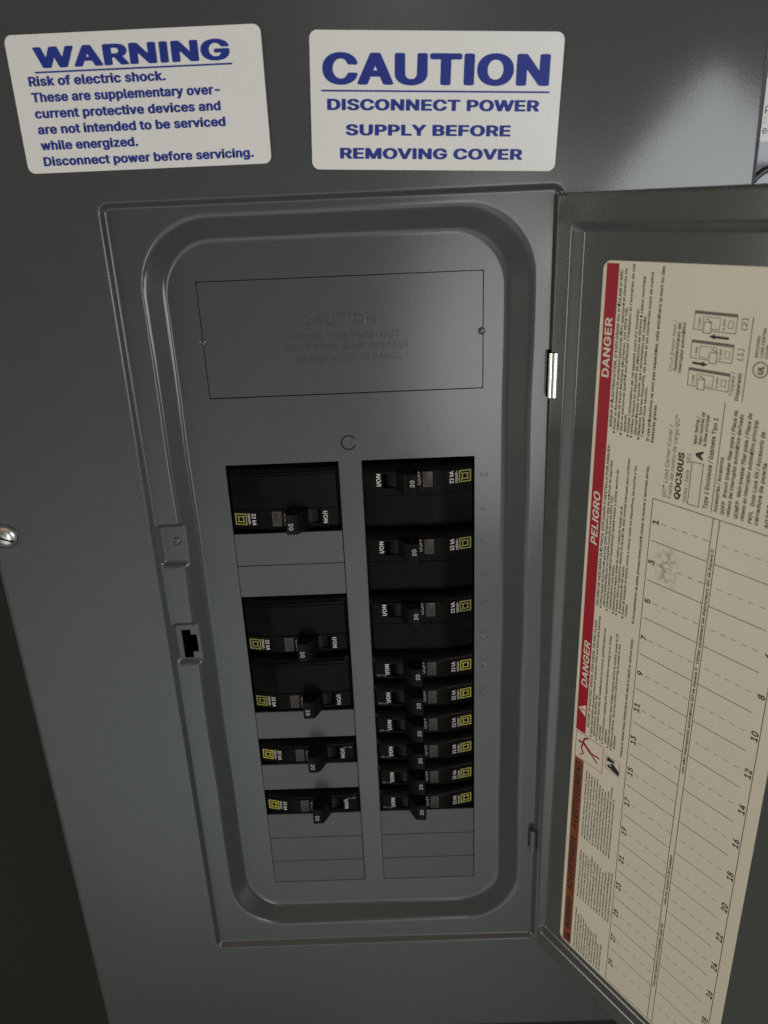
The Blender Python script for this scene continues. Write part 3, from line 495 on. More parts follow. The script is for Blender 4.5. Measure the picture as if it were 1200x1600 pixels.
    ('B', 'q'): (424, [[383,-161,398,-144,396,386,386,396,371,400,308,400,296,395,283,380,253,396,221,404,183,405,146,399,108,384,71,357,42,321,23,281,12,236,8,181,14,126,28,81,71,20,100,-4,133,-19,171,-28,214,-28,252,-20,283,-3,288,-154,308,-163],[202,68,171,76,144,101,128,141,122,196,130,246,148,281,171,302,208,309,239,301,268,271,282,231,286,181,278,131,261,96,233,73]]),
    ('B', 'r'): (259, [[45,-20,120,-20,139,-6,143,259,156,284,178,299,202,305,245,302,264,310,269,319,269,384,264,396,252,403,189,404,139,385,114,400,52,400,35,394,27,384,27,-1,33,-13]]),
    ('B', 's'): (365, [[197,405,122,396,65,366,42,341,28,316,22,256,36,216,66,183,116,158,228,127,241,111,239,91,228,79,210,70,160,68,135,81,116,118,97,127,22,112,10,96,26,46,62,6,110,-18,172,-29,247,-21,303,6,341,46,357,101,347,156,313,196,265,221,160,249,137,266,135,281,142,296,160,307,178,311,217,306,233,291,246,266,260,258,335,271,348,281,349,296,337,326,303,368,253,396]]),
    ('B', 't'): (227, [[218,-19,230,-14,239,0,224,64,205,74,162,71,153,85,152,300,155,306,205,306,225,315,230,325,229,385,212,399,155,400,152,475,143,487,130,492,62,492,46,485,39,475,37,400,-1,399,-13,393,-19,380,-15,315,-1,307,38,305,39,90,44,55,65,15,105,-13,155,-24]]),
    ('B', 'u'): (410, [[39,397,27,379,27,124,37,69,59,29,99,-6,152,-24,214,-23,270,-2,281,-16,295,-21,370,-18,383,-1,380,389,370,397,352,400,289,399,273,389,267,124,258,102,242,84,220,74,195,71,161,84,149,99,141,124,139,384,120,399]]),
    ('B', 'v'): (389, [[160,-21,229,-21,243,-16,251,-6,397,374,394,389,379,399,304,400,282,389,198,157,191,158,107,389,98,397,79,400,16,400,-5,389,-8,374,138,-6,146,-16]]),
    ('B', 'w'): (567, [[3,393,-3,374,113,-6,121,-16,134,-21,203,-21,221,-11,284,202,346,-11,365,-21,434,-20,447,-16,454,-6,570,374,565,392,547,400,478,400,457,389,397,182,342,384,328,398,247,400,229,389,172,184,109,390,84,400,22,400]]),
    ('B', 'x'): (379, [[7,-18,89,-21,107,-16,189,103,270,-16,282,-20,357,-21,380,-11,381,9,256,189,374,369,377,384,364,398,282,400,264,394,189,287,114,397,26,400,7,391,6,369,125,194,-2,9,-4,-6]]),
    ('B', 'y'): (389, [[48,-161,98,-166,141,-158,181,-136,211,-101,397,374,394,389,385,397,304,400,282,389,198,157,191,157,104,393,85,400,16,400,-5,389,-8,374,135,-1,119,-46,104,-66,91,-69,54,-66,39,-76,22,-141,29,-153]]),
    ('B', 'z'): (380, [[353,-17,365,4,364,59,353,74,171,79,357,324,355,389,334,400,34,397,22,379,22,319,34,305,208,299,18,54,19,-11,41,-21,341,-21]]),
    ('B', '~'): (453, [[424,261,401,273,332,271,321,261,312,221,295,213,232,261,195,280,151,287,110,281,71,261,45,231,29,186,29,141,51,129,120,131,134,146,140,181,157,189,251,125,295,116,339,121,380,141,407,171,423,211]]),
    ('B', 'É'): (419, [[324,674,303,679,234,679,221,674,166,564,172,544,197,537,247,538,260,544,330,649,332,664],[384,-20,397,-12,401,-1,401,59,390,74,378,78,151,79,153,207,365,210,381,224,381,284,375,299,359,306,153,307,151,429,384,433,398,449,395,519,372,530,47,526,34,509,38,-11,59,-21]]),
    ('B', 'Í'): (300, [[24,-20,274,-20,294,-6,295,59,290,69,274,78,211,78,209,84,209,429,274,431,293,443,295,509,280,528,30,529,14,524,6,514,5,449,10,439,30,431,86,431,92,424,92,84,86,78,24,77,7,64,5,-1,11,-13],[257,674,236,679,168,679,154,674,99,564,105,544,124,537,174,537,193,544,263,649,265,664]]),
    ('B', 'Ó'): (533, [[239,537,183,523,139,503,102,475,68,437,42,392,24,342,15,282,15,222,24,167,39,121,63,77,97,37,133,9,177,-12,227,-25,277,-27,333,-20,379,-3,426,27,460,62,488,107,507,157,517,217,518,282,509,342,492,392,466,437,433,475,389,506,346,525,296,537],[264,74,233,78,208,88,164,127,137,187,130,262,140,332,171,390,214,424,239,432,271,435,302,430,327,420,369,382,397,322,404,247,394,177,364,120,321,85,296,77],[375,672,352,679,283,679,268,672,215,562,223,542,239,537,289,537,308,543,381,652]]),
    ('B', 'à'): (389, [[248,157,244,111,217,78,192,68,167,66,142,71,126,81,119,96,119,116,136,136,167,145],[348,-19,360,-9,363,1,363,256,358,296,345,331,311,371,254,397,179,405,111,390,73,371,41,341,16,296,23,276,104,253,120,261,136,286,154,300,179,309,204,310,223,306,238,296,250,256,242,249,99,226,64,211,36,191,15,161,5,126,7,81,21,41,61,-1,92,-17,123,-26,192,-27,248,-7,273,-21],[79,542,76,521,148,413,198,406,223,409,236,416,240,436,186,544,167,550,98,550]]),
    ('B', 'á'): (389, [[248,157,244,111,217,78,192,68,167,66,142,71,126,81,119,96,119,116,136,136,167,145],[298,542,279,550,211,550,192,544,138,436,142,416,154,409,186,407,217,408,229,413,302,521],[348,-19,360,-9,363,1,363,256,358,296,345,331,311,371,254,397,179,405,111,390,73,371,41,341,16,296,23,276,104,253,120,261,136,286,154,300,179,309,204,310,223,306,238,296,250,256,242,249,99,226,64,211,36,191,15,161,5,126,7,81,21,41,61,-1,92,-17,123,-26,192,-27,248,-7,273,-21]]),
    ('B', 'ç'): (396, [[164,-163,252,-159,277,-150,299,-134,313,-104,314,-69,300,-39,275,-19,314,0,348,26,374,61,389,101,386,111,373,121,308,138,296,137,281,126,271,101,253,81,233,71,208,67,171,76,141,106,125,156,124,211,137,261,165,296,196,308,239,303,264,283,283,248,302,241,371,257,387,271,371,320,333,363,283,392,221,405,177,403,139,395,108,381,77,358,52,331,31,296,9,216,15,126,28,86,47,51,96,3,158,-24,156,-64,164,-78,177,-83,215,-84,164,-86,146,-99,144,-149]]),
    ('B', 'è'): (404, [[177,404,139,395,102,378,71,353,44,321,14,246,10,151,35,71,54,41,83,12,114,-8,152,-22,189,-28,233,-28,295,-14,344,16,380,61,390,86,388,101,371,111,302,126,283,116,270,91,252,76,227,68,196,68,171,76,150,91,134,116,124,146,383,151,397,166,395,236,372,311,352,341,326,366,296,385,258,399,221,405],[246,412,254,421,254,436,202,542,183,550,114,550,96,544,88,531,90,521,159,416,171,409,196,407],[127,246,139,273,158,294,181,306,208,309,233,305,252,293,269,271,278,246,271,242,133,242]]),
    ('B', 'é'): (404, [[177,404,139,395,102,378,71,353,44,321,14,246,10,151,35,71,54,41,83,12,114,-8,152,-22,189,-28,233,-28,295,-14,344,16,380,61,390,86,388,101,371,111,302,126,283,116,270,91,252,76,227,68,196,68,171,76,150,91,134,116,124,146,383,151,397,166,395,236,372,311,352,341,326,366,296,385,258,399,221,405],[308,546,296,550,221,550,203,541,152,436,158,414,171,409,208,407,233,409,246,414,317,521,317,536],[127,246,139,273,158,294,181,306,208,309,233,305,252,293,269,271,278,246,271,242,133,242]]),
    ('B', 'ê'): (404, [[189,405,152,399,114,385,79,361,51,331,31,296,16,256,9,161,30,81,51,46,77,18,108,-4,146,-20,183,-27,227,-29,289,-16,339,12,378,56,390,86,388,101,371,111,302,126,283,116,270,91,252,76,227,68,196,68,171,76,150,91,134,116,124,146,383,151,397,166,396,226,376,301,358,332,333,360,303,381,271,395,233,403],[71,426,89,415,164,416,202,455,239,417,314,415,333,422,339,441,248,546,233,550,171,550,153,541,74,451,69,441],[127,246,139,273,158,294,181,306,208,309,233,305,252,293,269,271,278,246,271,242,133,242]]),
    ('B', 'í'): (167, [[191,544,170,550,102,550,87,544,32,434,39,414,52,408,108,408,125,414,196,519,198,534],[52,-21,120,-20,133,-14,140,-1,140,379,132,394,114,400,45,399,27,384,27,-1,33,-13]]),
    ('B', 'î'): (167, [[-51,429,-33,415,42,415,86,454,123,416,192,415,211,420,219,439,129,545,117,550,54,550,36,544,-46,452],[117,-21,131,-16,140,-1,139,384,132,394,117,400,48,400,34,394,27,379,27,-1,36,-16,48,-20]]),
    ('B', 'ñ'): (410, [[370,-18,383,-1,382,259,371,314,348,354,308,387,258,403,195,402,139,381,130,394,114,400,39,397,27,379,30,-11,39,-18,58,-21,120,-20,136,-11,143,254,152,277,167,294,189,306,214,308,233,305,250,294,268,259,271,-6,289,-20],[328,524,308,537,258,537,241,529,233,515,183,537,133,535,108,520,92,499,82,469,82,439,102,427,152,427,168,434,177,448,233,427,277,430,301,444,317,464,327,494]]),
    ('B', 'ó'): (415, [[208,67,171,76,146,100,129,136,122,186,128,236,145,276,172,301,208,309,243,301,270,276,287,236,293,186,288,141,271,101,245,76],[164,413,214,407,239,409,251,416,321,521,323,531,314,544,296,550,227,550,208,542,156,436,157,421],[208,-29,252,-25,289,-13,324,6,352,31,377,65,393,101,407,186,393,276,377,311,352,345,322,371,289,389,252,401,208,405,164,401,127,390,93,371,64,346,39,313,22,276,8,186,22,101,39,63,63,31,92,6,127,-14,164,-25]]),
    ('B', 'ô'): (415, [[208,67,171,76,146,100,129,136,122,186,128,236,145,276,172,301,208,309,243,301,270,276,287,236,293,186,288,141,271,101,245,76],[208,-29,252,-25,289,-13,324,6,352,31,377,65,393,101,407,186,393,276,377,311,352,345,322,371,289,389,252,401,208,405,164,401,127,390,93,371,64,346,39,313,22,276,8,186,22,101,39,63,63,31,92,6,127,-14,164,-25],[75,426,96,415,164,415,177,421,208,456,246,416,321,415,339,425,343,441,252,546,239,550,177,550,157,541,78,451,72,441]]),
    ('B', 'ú'): (410, [[39,397,27,379,27,124,37,69,59,29,99,-6,152,-24,214,-23,270,-2,281,-16,295,-21,370,-18,383,-1,380,389,370,397,352,400,289,399,273,389,267,124,258,102,242,84,220,74,195,71,161,84,149,99,141,124,139,384,120,399],[160,414,183,408,233,408,246,414,317,519,319,534,312,544,289,550,220,550,208,544,153,434]]),
    ('B', '•'): (389, [[190,72,240,79,287,107,317,147,329,197,322,247,292,292,247,322,197,332,147,324,101,297,71,257,59,207,67,157,96,112,140,82]]),
    ('B', '™'): (424, [[5,520,4,470,19,460,51,459,56,455,56,325,69,308,119,305,138,316,141,455,151,459,176,459,176,325,188,308,238,305,252,310,263,322,272,310,288,305,319,307,332,320,357,305,401,306,416,315,420,510,407,527,351,529,337,525,301,448,294,449,264,520,251,528,26,529]]),
    ('K', '0'): (453, [[227,-34,277,-29,321,-16,358,7,392,40,418,80,437,132,447,187,451,253,448,315,437,374,420,422,394,466,362,499,321,524,277,538,227,543,177,538,133,524,92,499,59,466,33,422,16,374,5,315,2,253,6,187,16,132,35,80,61,40,95,7,133,-16,177,-29],[227,77,213,80,199,91,174,132,160,183,155,253,160,323,175,378,200,418,214,429,227,432,239,429,254,418,279,378,293,323,298,253,293,183,279,132,254,91,240,80]]),
    ('K', '3'): (453, [[54,534,33,525,24,510,24,451,35,434,48,428,66,425,204,425,213,422,113,308,114,238,123,229,141,222,223,219,252,209,266,196,276,179,283,135,276,109,260,90,235,79,210,77,186,84,171,95,160,113,154,139,136,154,110,159,29,157,10,150,-2,135,7,84,22,54,44,29,71,7,104,-11,141,-24,179,-32,216,-34,260,-31,291,-25,322,-16,373,13,409,51,433,98,438,132,437,168,429,201,412,234,391,260,364,282,329,301,294,312,416,451,418,514,404,528,379,535]]),
    ('K', 'A'): (480, [[195,536,169,528,156,513,-28,6,-27,-9,-15,-20,8,-27,89,-27,108,-23,129,-9,171,113,177,115,302,115,308,113,350,-5,358,-16,370,-23,389,-27,477,-26,494,-20,504,-12,508,6,320,517,308,528,289,535],[239,305,266,230,264,226,212,227]]),
    ('K', 'B'): (456, [[45,534,23,524,14,510,17,-9,33,-22,58,-27,258,-27,308,-23,364,-7,408,18,439,50,459,94,464,146,454,194,428,238,392,267,423,300,441,341,443,392,430,440,412,469,385,495,352,515,314,528,252,536],[177,204,258,203,277,197,294,182,307,157,308,124,295,98,277,87,245,84,177,84,171,87,171,201],[177,312,171,315,171,421,177,425,258,423,277,411,288,388,289,359,278,333,264,320,245,313]]),
    ('K', 'C'): (510, [[276,542,219,539,163,525,113,500,72,466,38,423,14,374,0,323,-6,257,-1,194,12,139,37,87,69,45,111,10,157,-14,213,-29,269,-34,319,-30,362,-19,401,-3,438,21,469,51,493,84,509,121,519,161,511,176,488,186,407,188,388,185,367,172,351,132,331,106,307,89,276,80,251,81,224,91,199,109,179,135,163,168,153,205,149,253,152,297,160,334,175,367,194,394,219,415,238,424,263,429,288,426,310,418,331,404,344,388,366,337,376,329,393,323,488,323,507,330,518,345,511,382,494,422,472,455,442,484,407,509,369,526,326,537]]),
    ('K', 'D'): (502, [[45,-26,245,-26,295,-20,339,-8,386,13,427,43,461,83,485,127,503,194,507,267,498,341,477,399,445,448,401,488,345,516,283,532,233,536,58,536,33,530,16,517,14,-1,23,-16],[177,425,252,422,277,414,296,403,315,385,332,359,350,296,353,252,350,208,341,171,327,142,307,116,283,99,258,89,227,84,177,84,171,87,171,421]]),
    ('K', 'E'): (419, [[389,-26,408,-19,420,-5,421,57,414,71,402,79,383,84,177,84,171,87,171,197,171,201,177,202,358,202,383,207,396,216,401,227,400,293,389,304,364,312,177,313,171,315,171,421,177,425,377,425,397,429,410,436,418,447,416,517,402,530,377,536,45,534,23,524,14,510,17,-9,33,-22,58,-27]]),
    ('K', 'F'): (410, [[52,-27,139,-26,158,-19,168,-9,172,194,352,194,376,201,389,212,392,282,385,293,373,300,345,305,177,305,171,308,171,311,171,421,177,425,377,425,395,429,410,440,415,451,414,513,402,528,383,535,58,536,33,530,16,517,14,-1,27,-18]]),
    ('K', 'G'): (520, [[269,-34,326,-29,382,-13,432,14,469,47,497,87,516,135,523,183,524,257,519,268,510,275,482,283,282,283,257,278,241,268,237,257,237,198,242,187,257,177,276,172,363,172,366,168,359,146,346,121,329,102,307,88,288,82,263,80,238,85,213,98,194,115,172,146,158,183,151,223,150,275,156,319,169,356,189,389,212,411,232,422,257,428,282,427,301,422,319,411,338,392,369,334,394,323,488,323,508,330,520,345,512,382,494,422,468,459,437,488,401,511,357,529,313,539,263,543,207,537,152,521,107,497,67,462,37,422,12,371,-1,315,-6,253,-1,194,13,135,38,85,69,44,110,10,157,-14,207,-28]]),
    ('K', 'I'): (184, [[126,-27,155,-20,165,-12,170,-1,170,510,161,524,139,534,58,536,28,528,19,521,14,510,14,-1,23,-16,45,-26]]),
    ('K', 'L'): (393, [[52,535,27,527,14,510,17,-9,33,-22,58,-27,377,-25,398,-16,407,-1,407,61,394,76,364,84,177,84,171,87,170,513,158,527,139,534]]),
    ('K', 'M'): (628, [[39,533,23,524,14,510,14,2,20,-14,33,-22,52,-27,120,-27,145,-23,163,-12,168,-1,170,172,245,-13,263,-23,283,-27,345,-27,370,-21,387,-5,452,160,457,164,458,176,461,-9,473,-20,495,-27,570,-27,589,-24,608,-13,614,-1,614,510,608,522,595,530,577,535,477,536,452,532,435,521,314,214,193,521,177,531,158,536,58,536]]),
    ('K', 'N'): (523, [[39,-24,58,-27,133,-27,156,-20,169,-9,171,245,177,253,350,-16,377,-26,464,-27,489,-22,504,-12,509,2,509,510,501,524,483,533,464,536,389,535,367,528,355,517,352,247,174,524,160,532,145,535,58,536,36,532,19,521,14,510,14,-1,20,-14]]),
    ('K', 'O'): (533, [[269,-34,326,-29,382,-12,428,14,466,47,499,91,521,139,535,194,539,253,534,315,521,371,496,422,465,462,426,497,380,521,326,537,269,543,213,538,157,522,107,496,68,462,35,418,11,367,-2,312,-6,253,-1,194,14,135,39,84,71,43,111,10,157,-14,213,-29],[269,429,294,424,315,415,334,400,352,378,376,323,384,253,377,187,353,132,335,109,316,95,294,84,269,80,244,83,224,91,203,106,184,128,158,183,149,253,157,323,182,378,200,400,219,415,244,426]]),
    ('K', 'P'): (445, [[45,-26,133,-27,156,-20,168,-9,171,157,277,161,314,168,345,178,377,195,402,216,421,238,438,267,452,311,454,359,447,403,430,444,405,477,372,502,333,521,289,532,245,536,58,536,33,530,16,517,14,-1,23,-16],[177,425,239,425,258,422,277,410,289,393,298,355,294,315,278,285,264,275,252,271,171,271,171,421]]),
    ('K', 'Q'): (533, [[269,429,294,424,319,412,338,396,357,370,379,311,384,238,376,182,369,163,363,159,344,179,319,186,238,186,219,181,204,171,201,153,251,82,232,87,207,103,188,122,173,146,154,201,150,271,160,333,186,385,203,403,224,418,244,426],[488,-72,509,-60,513,-42,456,35,487,72,509,109,525,149,535,194,539,245,536,304,527,352,512,392,492,429,466,462,433,491,397,513,357,530,313,539,269,543,219,539,188,533,157,522,101,491,58,451,25,399,2,333,-6,263,0,186,18,124,44,76,75,39,112,10,153,-12,194,-26,238,-33,288,-33,332,-27,364,-64,388,-74,469,-75]]),
    ('K', 'R'): (449, [[45,534,23,524,14,510,17,-9,33,-22,58,-27,133,-27,152,-22,164,-14,171,-1,171,168,177,171,208,171,215,168,316,-16,330,-23,345,-27,445,-25,469,-12,473,6,369,197,402,223,425,249,441,278,451,311,455,352,452,392,442,425,424,458,400,484,370,505,339,520,302,530,245,536],[177,425,239,425,258,422,275,414,288,399,298,366,296,326,283,298,271,289,258,284,177,282,171,285,171,421]]),
    ('K', 'S'): (447, [[230,543,180,539,136,529,95,512,61,489,34,460,16,427,7,391,8,350,15,321,30,295,49,273,79,251,130,226,248,191,286,172,296,159,299,144,292,110,280,95,261,83,236,77,211,77,186,84,168,96,156,115,146,148,123,161,105,164,23,162,0,152,-8,137,-2,100,11,67,31,38,58,12,92,-9,130,-23,173,-33,223,-36,273,-33,317,-24,355,-9,390,12,417,38,437,67,450,100,454,137,451,170,442,199,422,229,395,255,365,273,330,289,193,332,175,343,166,354,161,380,169,405,190,424,217,431,248,428,272,416,286,398,294,368,305,359,317,354,336,351,411,352,431,357,446,372,444,405,432,438,413,468,386,493,355,514,317,529,273,539]]),
    ('K', 'T'): (449, [[192,-27,273,-25,292,-17,302,-5,303,421,311,425,423,425,442,429,455,436,463,451,462,513,449,528,430,535,30,536,0,528,-14,513,-14,451,-10,440,-1,432,23,425,142,425,147,421,147,-1,152,-12,161,-20,173,-25]]),
    ('K', 'U'): (517, [[39,533,22,524,14,509,14,160,21,119,33,86,52,56,77,28,106,5,141,-13,177,-25,220,-33,270,-35,314,-31,345,-24,376,-13,427,16,467,57,493,108,503,167,501,516,483,531,452,536,377,534,359,527,348,516,343,149,329,115,308,93,283,81,252,79,227,84,201,101,184,123,173,152,168,516,158,527,133,535,58,536]]),
    ('K', 'V'): (480, [[283,-27,309,-20,323,-5,508,502,507,517,489,531,464,536,383,535,364,529,353,521,245,214,239,206,127,519,114,529,95,535,2,534,-16,528,-25,521,-28,502,160,-9,172,-20,195,-27]]),
    ('K', 'W'): (686, [[139,-25,239,-27,258,-22,271,-12,339,229,345,234,415,-12,433,-24,458,-27,539,-27,558,-22,570,-13,715,506,711,521,693,532,670,536,595,535,577,531,562,521,495,271,489,268,421,521,404,532,383,536,302,536,274,528,261,513,195,264,189,276,123,521,108,531,83,536,8,535,-11,530,-23,522,-29,513,-28,502,110,-5,120,-18]]),
    ('K', 'Y'): (472, [[202,-27,283,-26,299,-20,312,-9,315,205,500,502,496,521,487,528,470,534,377,536,358,532,344,524,239,357,233,358,135,517,123,528,95,536,8,535,-16,528,-27,517,-26,499,157,205,158,-1,170,-19,183,-24]]),
    ('K', '-'): (453, [[73,175,91,164,112,161,337,161,356,163,374,172,382,183,383,245,378,256,362,267,343,271,112,271,93,269,76,260,69,249,68,186]]),
    ('K', '.'): (188, [[91,-31,129,-27,158,-13,178,9,187,38,181,68,160,94,132,108,97,114,66,110,35,97,14,75,4,46,9,16,28,-9,54,-24]]),
    ('K', 'a'): (389, [[228,146,226,115,210,89,197,79,184,74,156,75,145,82,139,93,138,111,144,126,153,134,172,139],[356,-25,376,-14,383,1,382,262,378,295,368,325,353,348,334,368,311,384,284,396,253,405,216,411,184,411,147,408,89,391,41,361,7,321,-5,295,-3,284,7,273,22,267,84,248,109,247,125,251,138,259,155,284,167,295,184,303,203,303,214,299,223,288,230,255,147,243,96,233,53,217,22,196,-2,167,-14,134,-15,89,-3,49,16,20,41,-2,72,-19,109,-31,141,-35,178,-35,209,-31,247,-21,272,-27,341,-27]]),
    ('K', 'b'): (424, [[38,534,14,524,7,509,8,-6,19,-18,44,-27,119,-27,144,-19,200,-34,232,-35,263,-33,312,-21,353,2,385,31,411,71,429,119,436,174,433,233,419,288,402,321,380,351,350,376,319,394,282,406,244,411,200,410,162,402,160,509,156,520,147,527,119,536],[219,303,232,301,242,296,264,270,278,233,282,189,278,145,264,108,243,82,232,76,219,74,207,76,197,82,176,108,163,145,159,189,163,233,176,270,198,296]]),
    ('K', 'c'): (396, [[213,-35,251,-32,282,-25,313,-13,343,5,368,27,386,49,402,79,409,104,403,115,388,125,319,143,294,144,276,138,264,130,248,97,228,79,207,74,187,79,170,93,158,112,144,163,145,222,164,274,190,299,201,302,219,301,244,285,260,252,268,244,286,237,307,235,388,255,404,266,408,277,397,307,382,332,363,355,338,375,308,391,276,403,244,409,207,411,157,407,116,395,76,373,45,347,19,313,1,274,-9,229,-12,182,-8,138,5,93,24,57,51,24,83,-2,121,-21,163,-32]]),
    ('K', 'd'): (424, [[385,535,307,536,277,527,269,520,265,509,264,402,226,410,182,411,144,406,107,394,75,377,45,351,22,321,5,288,-9,233,-12,174,-4,119,13,71,38,33,72,2,113,-21,163,-33,194,-35,226,-33,251,-29,276,-20,307,-27,382,-26,402,-21,417,-6,418,509,407,526],[207,303,219,300,231,292,251,266,262,229,266,189,261,145,249,108,228,82,207,74,194,75,182,82,160,108,147,145,142,189,147,233,160,270,182,296,194,302]]),
    ('K', 'e'): (404, [[194,411,151,406,107,392,69,369,38,340,14,303,-1,266,-10,222,-11,171,-6,127,7,86,28,49,54,20,88,-5,126,-22,169,-32,219,-35,257,-32,290,-24,319,-13,351,5,376,26,394,49,408,79,410,97,401,108,388,114,319,131,294,132,277,127,266,119,252,93,236,79,219,74,201,74,182,82,165,97,152,119,147,141,388,144,407,152,416,163,417,215,411,259,397,299,378,332,351,362,319,384,282,400,238,409],[151,248,149,252,160,274,181,296,201,303,222,299,243,281,257,252,251,248]]),
    ('K', 'f'): (254, [[73,-27,154,-26,173,-20,185,-9,188,296,192,300,248,303,265,311,273,322,274,381,269,392,259,399,242,405,190,407,188,425,192,444,198,447,217,442,235,442,254,446,267,455,288,524,282,535,267,544,235,553,210,556,173,556,142,552,110,542,85,528,61,506,44,480,36,455,32,407,-15,403,-30,396,-39,385,-39,326,-35,315,-15,303,29,300,35,296,35,-1,48,-19]]),
    ('K', 'g'): (425, [[388,405,307,406,276,397,238,408,194,411,157,408,126,401,88,385,53,359,25,326,4,286,-8,241,-12,190,-7,139,6,94,26,58,52,28,88,3,125,-12,119,-16,88,-15,69,-21,13,-54,6,-64,5,-75,30,-111,65,-141,113,-164,163,-175,207,-178,244,-176,282,-169,319,-157,350,-141,374,-122,393,-100,407,-74,418,-16,418,381,409,396],[207,303,219,300,231,293,249,271,262,238,266,194,262,150,250,116,231,94,219,88,207,86,194,87,182,92,160,116,147,150,142,194,147,234,160,271,184,297,194,301],[120,-16,126,-13,163,-20,201,-22,232,-20,263,-13,262,-34,252,-53,238,-63,226,-68,207,-70,188,-69,165,-56,138,-24]]),
    ('K', 'h'): (410, [[38,534,15,524,7,510,9,-9,25,-22,57,-27,125,-26,145,-20,157,-9,161,249,168,271,181,289,194,298,213,302,225,298,237,285,249,252,252,-9,265,-20,288,-27,357,-27,375,-25,398,-12,403,2,402,260,395,304,380,337,364,359,344,377,319,392,294,402,263,409,232,411,200,410,161,403,160,510,155,521,144,529,125,535]]),
    ('K', 'i'): (167, [[83,416,120,421,145,434,167,458,172,484,166,510,146,532,120,545,83,551,51,546,21,532,2,510,-5,484,1,458,20,436,47,421],[120,-27,145,-20,155,-12,160,-1,160,381,150,396,127,405,45,406,20,399,7,381,7,-1,16,-16,39,-26]]),
    ('K', 'j'): (167, [[119,406,38,405,17,396,7,382,6,-41,0,-58,-37,-65,-51,-74,-56,-85,-55,-148,-41,-162,-18,-169,44,-166,74,-159,98,-148,119,-133,136,-115,155,-71,160,-34,160,382,154,393,144,400],[82,551,50,546,22,532,2,510,-5,485,0,459,19,436,45,422,82,416,113,419,144,433,165,455,172,485,165,510,145,532,119,545]]),
    ('K', 'k'): (381, [[38,534,15,524,7,510,9,-9,25,-22,50,-27,119,-27,138,-23,150,-16,160,-1,163,102,253,-12,262,-20,288,-27,388,-25,404,-20,413,-12,418,-1,415,10,253,216,401,366,406,377,404,388,391,399,369,406,282,406,263,403,244,392,163,309,157,517,146,528,125,535]]),
    ('K', 'l'): (189, [[50,536,32,533,19,527,7,511,9,59,25,18,38,3,57,-11,100,-26,157,-29,188,-25,209,-18,223,-7,227,4,211,66,194,77,163,81,160,85,160,511,150,525,132,534]]),
    ('K', 'm'): (610, [[25,401,12,392,7,377,7,-1,16,-16,30,-23,44,-27,119,-27,144,-20,157,-9,161,252,166,274,175,289,188,300,200,303,209,300,219,291,228,267,231,-9,244,-20,269,-27,344,-27,358,-23,372,-16,381,-1,382,260,394,290,407,300,419,303,430,300,440,293,449,267,452,-9,464,-20,488,-27,563,-27,588,-20,598,-12,603,-1,602,278,595,311,584,337,566,363,545,381,500,403,475,410,444,413,413,412,382,406,351,396,325,381,319,381,297,396,275,405,232,413,188,411,144,399,132,404,113,406,50,406]]),
    ('K', 'n'): (410, [[32,403,13,393,7,381,7,2,12,-12,25,-22,44,-27,113,-27,138,-23,157,-9,161,249,168,271,181,289,194,298,213,302,225,298,237,285,249,252,252,-9,265,-20,288,-27,357,-27,375,-25,394,-16,403,-1,403,245,395,304,369,353,348,374,325,389,294,402,263,409,207,411,175,405,150,397,113,406,50,406]]),
    ('K', 'o'): (415, [[207,303,219,301,231,296,254,270,268,233,273,189,269,145,255,108,232,81,219,75,207,74,194,75,182,82,160,108,147,145,142,189,147,233,162,270,184,296,194,301],[207,-35,257,-31,301,-18,338,2,368,27,394,60,412,97,423,141,427,189,423,237,411,281,393,318,367,351,332,378,294,397,251,408,207,411,163,408,119,396,82,377,49,351,23,318,4,281,-8,237,-12,189,-8,141,3,97,21,60,47,27,82,-1,119,-20,163,-32]]),
    ('K', 'p'): (424, [[38,-168,119,-170,138,-166,150,-159,160,-144,161,-26,207,-34,244,-35,282,-30,319,-17,350,0,380,25,402,54,419,89,433,143,436,202,429,257,412,304,385,345,353,374,313,396,263,409,232,411,200,410,175,406,150,397,119,406,44,406,19,398,8,385,7,-144,16,-159],[219,74,207,76,195,84,175,110,163,146,159,191,163,235,175,268,195,293,207,300,219,303,240,297,263,271,277,235,282,191,278,146,265,110,244,83,232,76]]),
    ('K', 'q'): (424, [[207,74,194,75,184,80,161,106,147,143,142,191,147,235,161,271,184,297,194,302,207,303,219,300,230,293,250,268,261,235,266,191,262,146,249,110,230,84,219,77],[382,-169,407,-160,418,-144,417,385,407,397,382,406,307,406,276,397,251,405,226,410,194,411,163,409,113,397,71,374,39,345,13,304,-4,257,-12,202,-9,143,4,91,20,58,42,29,69,4,101,-15,138,-29,176,-34,219,-34,265,-26,265,-144,276,-160,288,-166,307,-170]]),
    ('K', 'r'): (259, [[44,-27,125,-26,145,-20,157,-9,162,256,174,282,194,296,207,299,238,295,257,296,275,303,288,315,289,388,276,403,257,410,194,411,169,407,144,399,119,406,44,406,22,399,9,388,7,-1,19,-18]]),
    ('K', 's'): (365, [[190,411,152,409,115,402,78,388,49,369,27,347,11,321,2,292,1,263,14,218,46,183,71,167,102,154,208,126,221,112,219,90,208,79,196,74,177,73,165,75,150,86,131,123,115,131,96,134,77,132,8,116,-7,104,-10,93,9,42,26,20,48,2,77,-15,108,-26,140,-32,177,-35,215,-34,252,-27,290,-14,318,2,344,24,361,46,372,71,377,101,375,130,367,156,352,178,328,200,283,223,177,251,158,263,155,277,159,292,171,302,183,305,202,302,215,288,229,263,241,255,258,251,283,252,346,266,365,277,370,288,362,314,349,340,330,362,308,380,283,393,252,404,221,410]]),
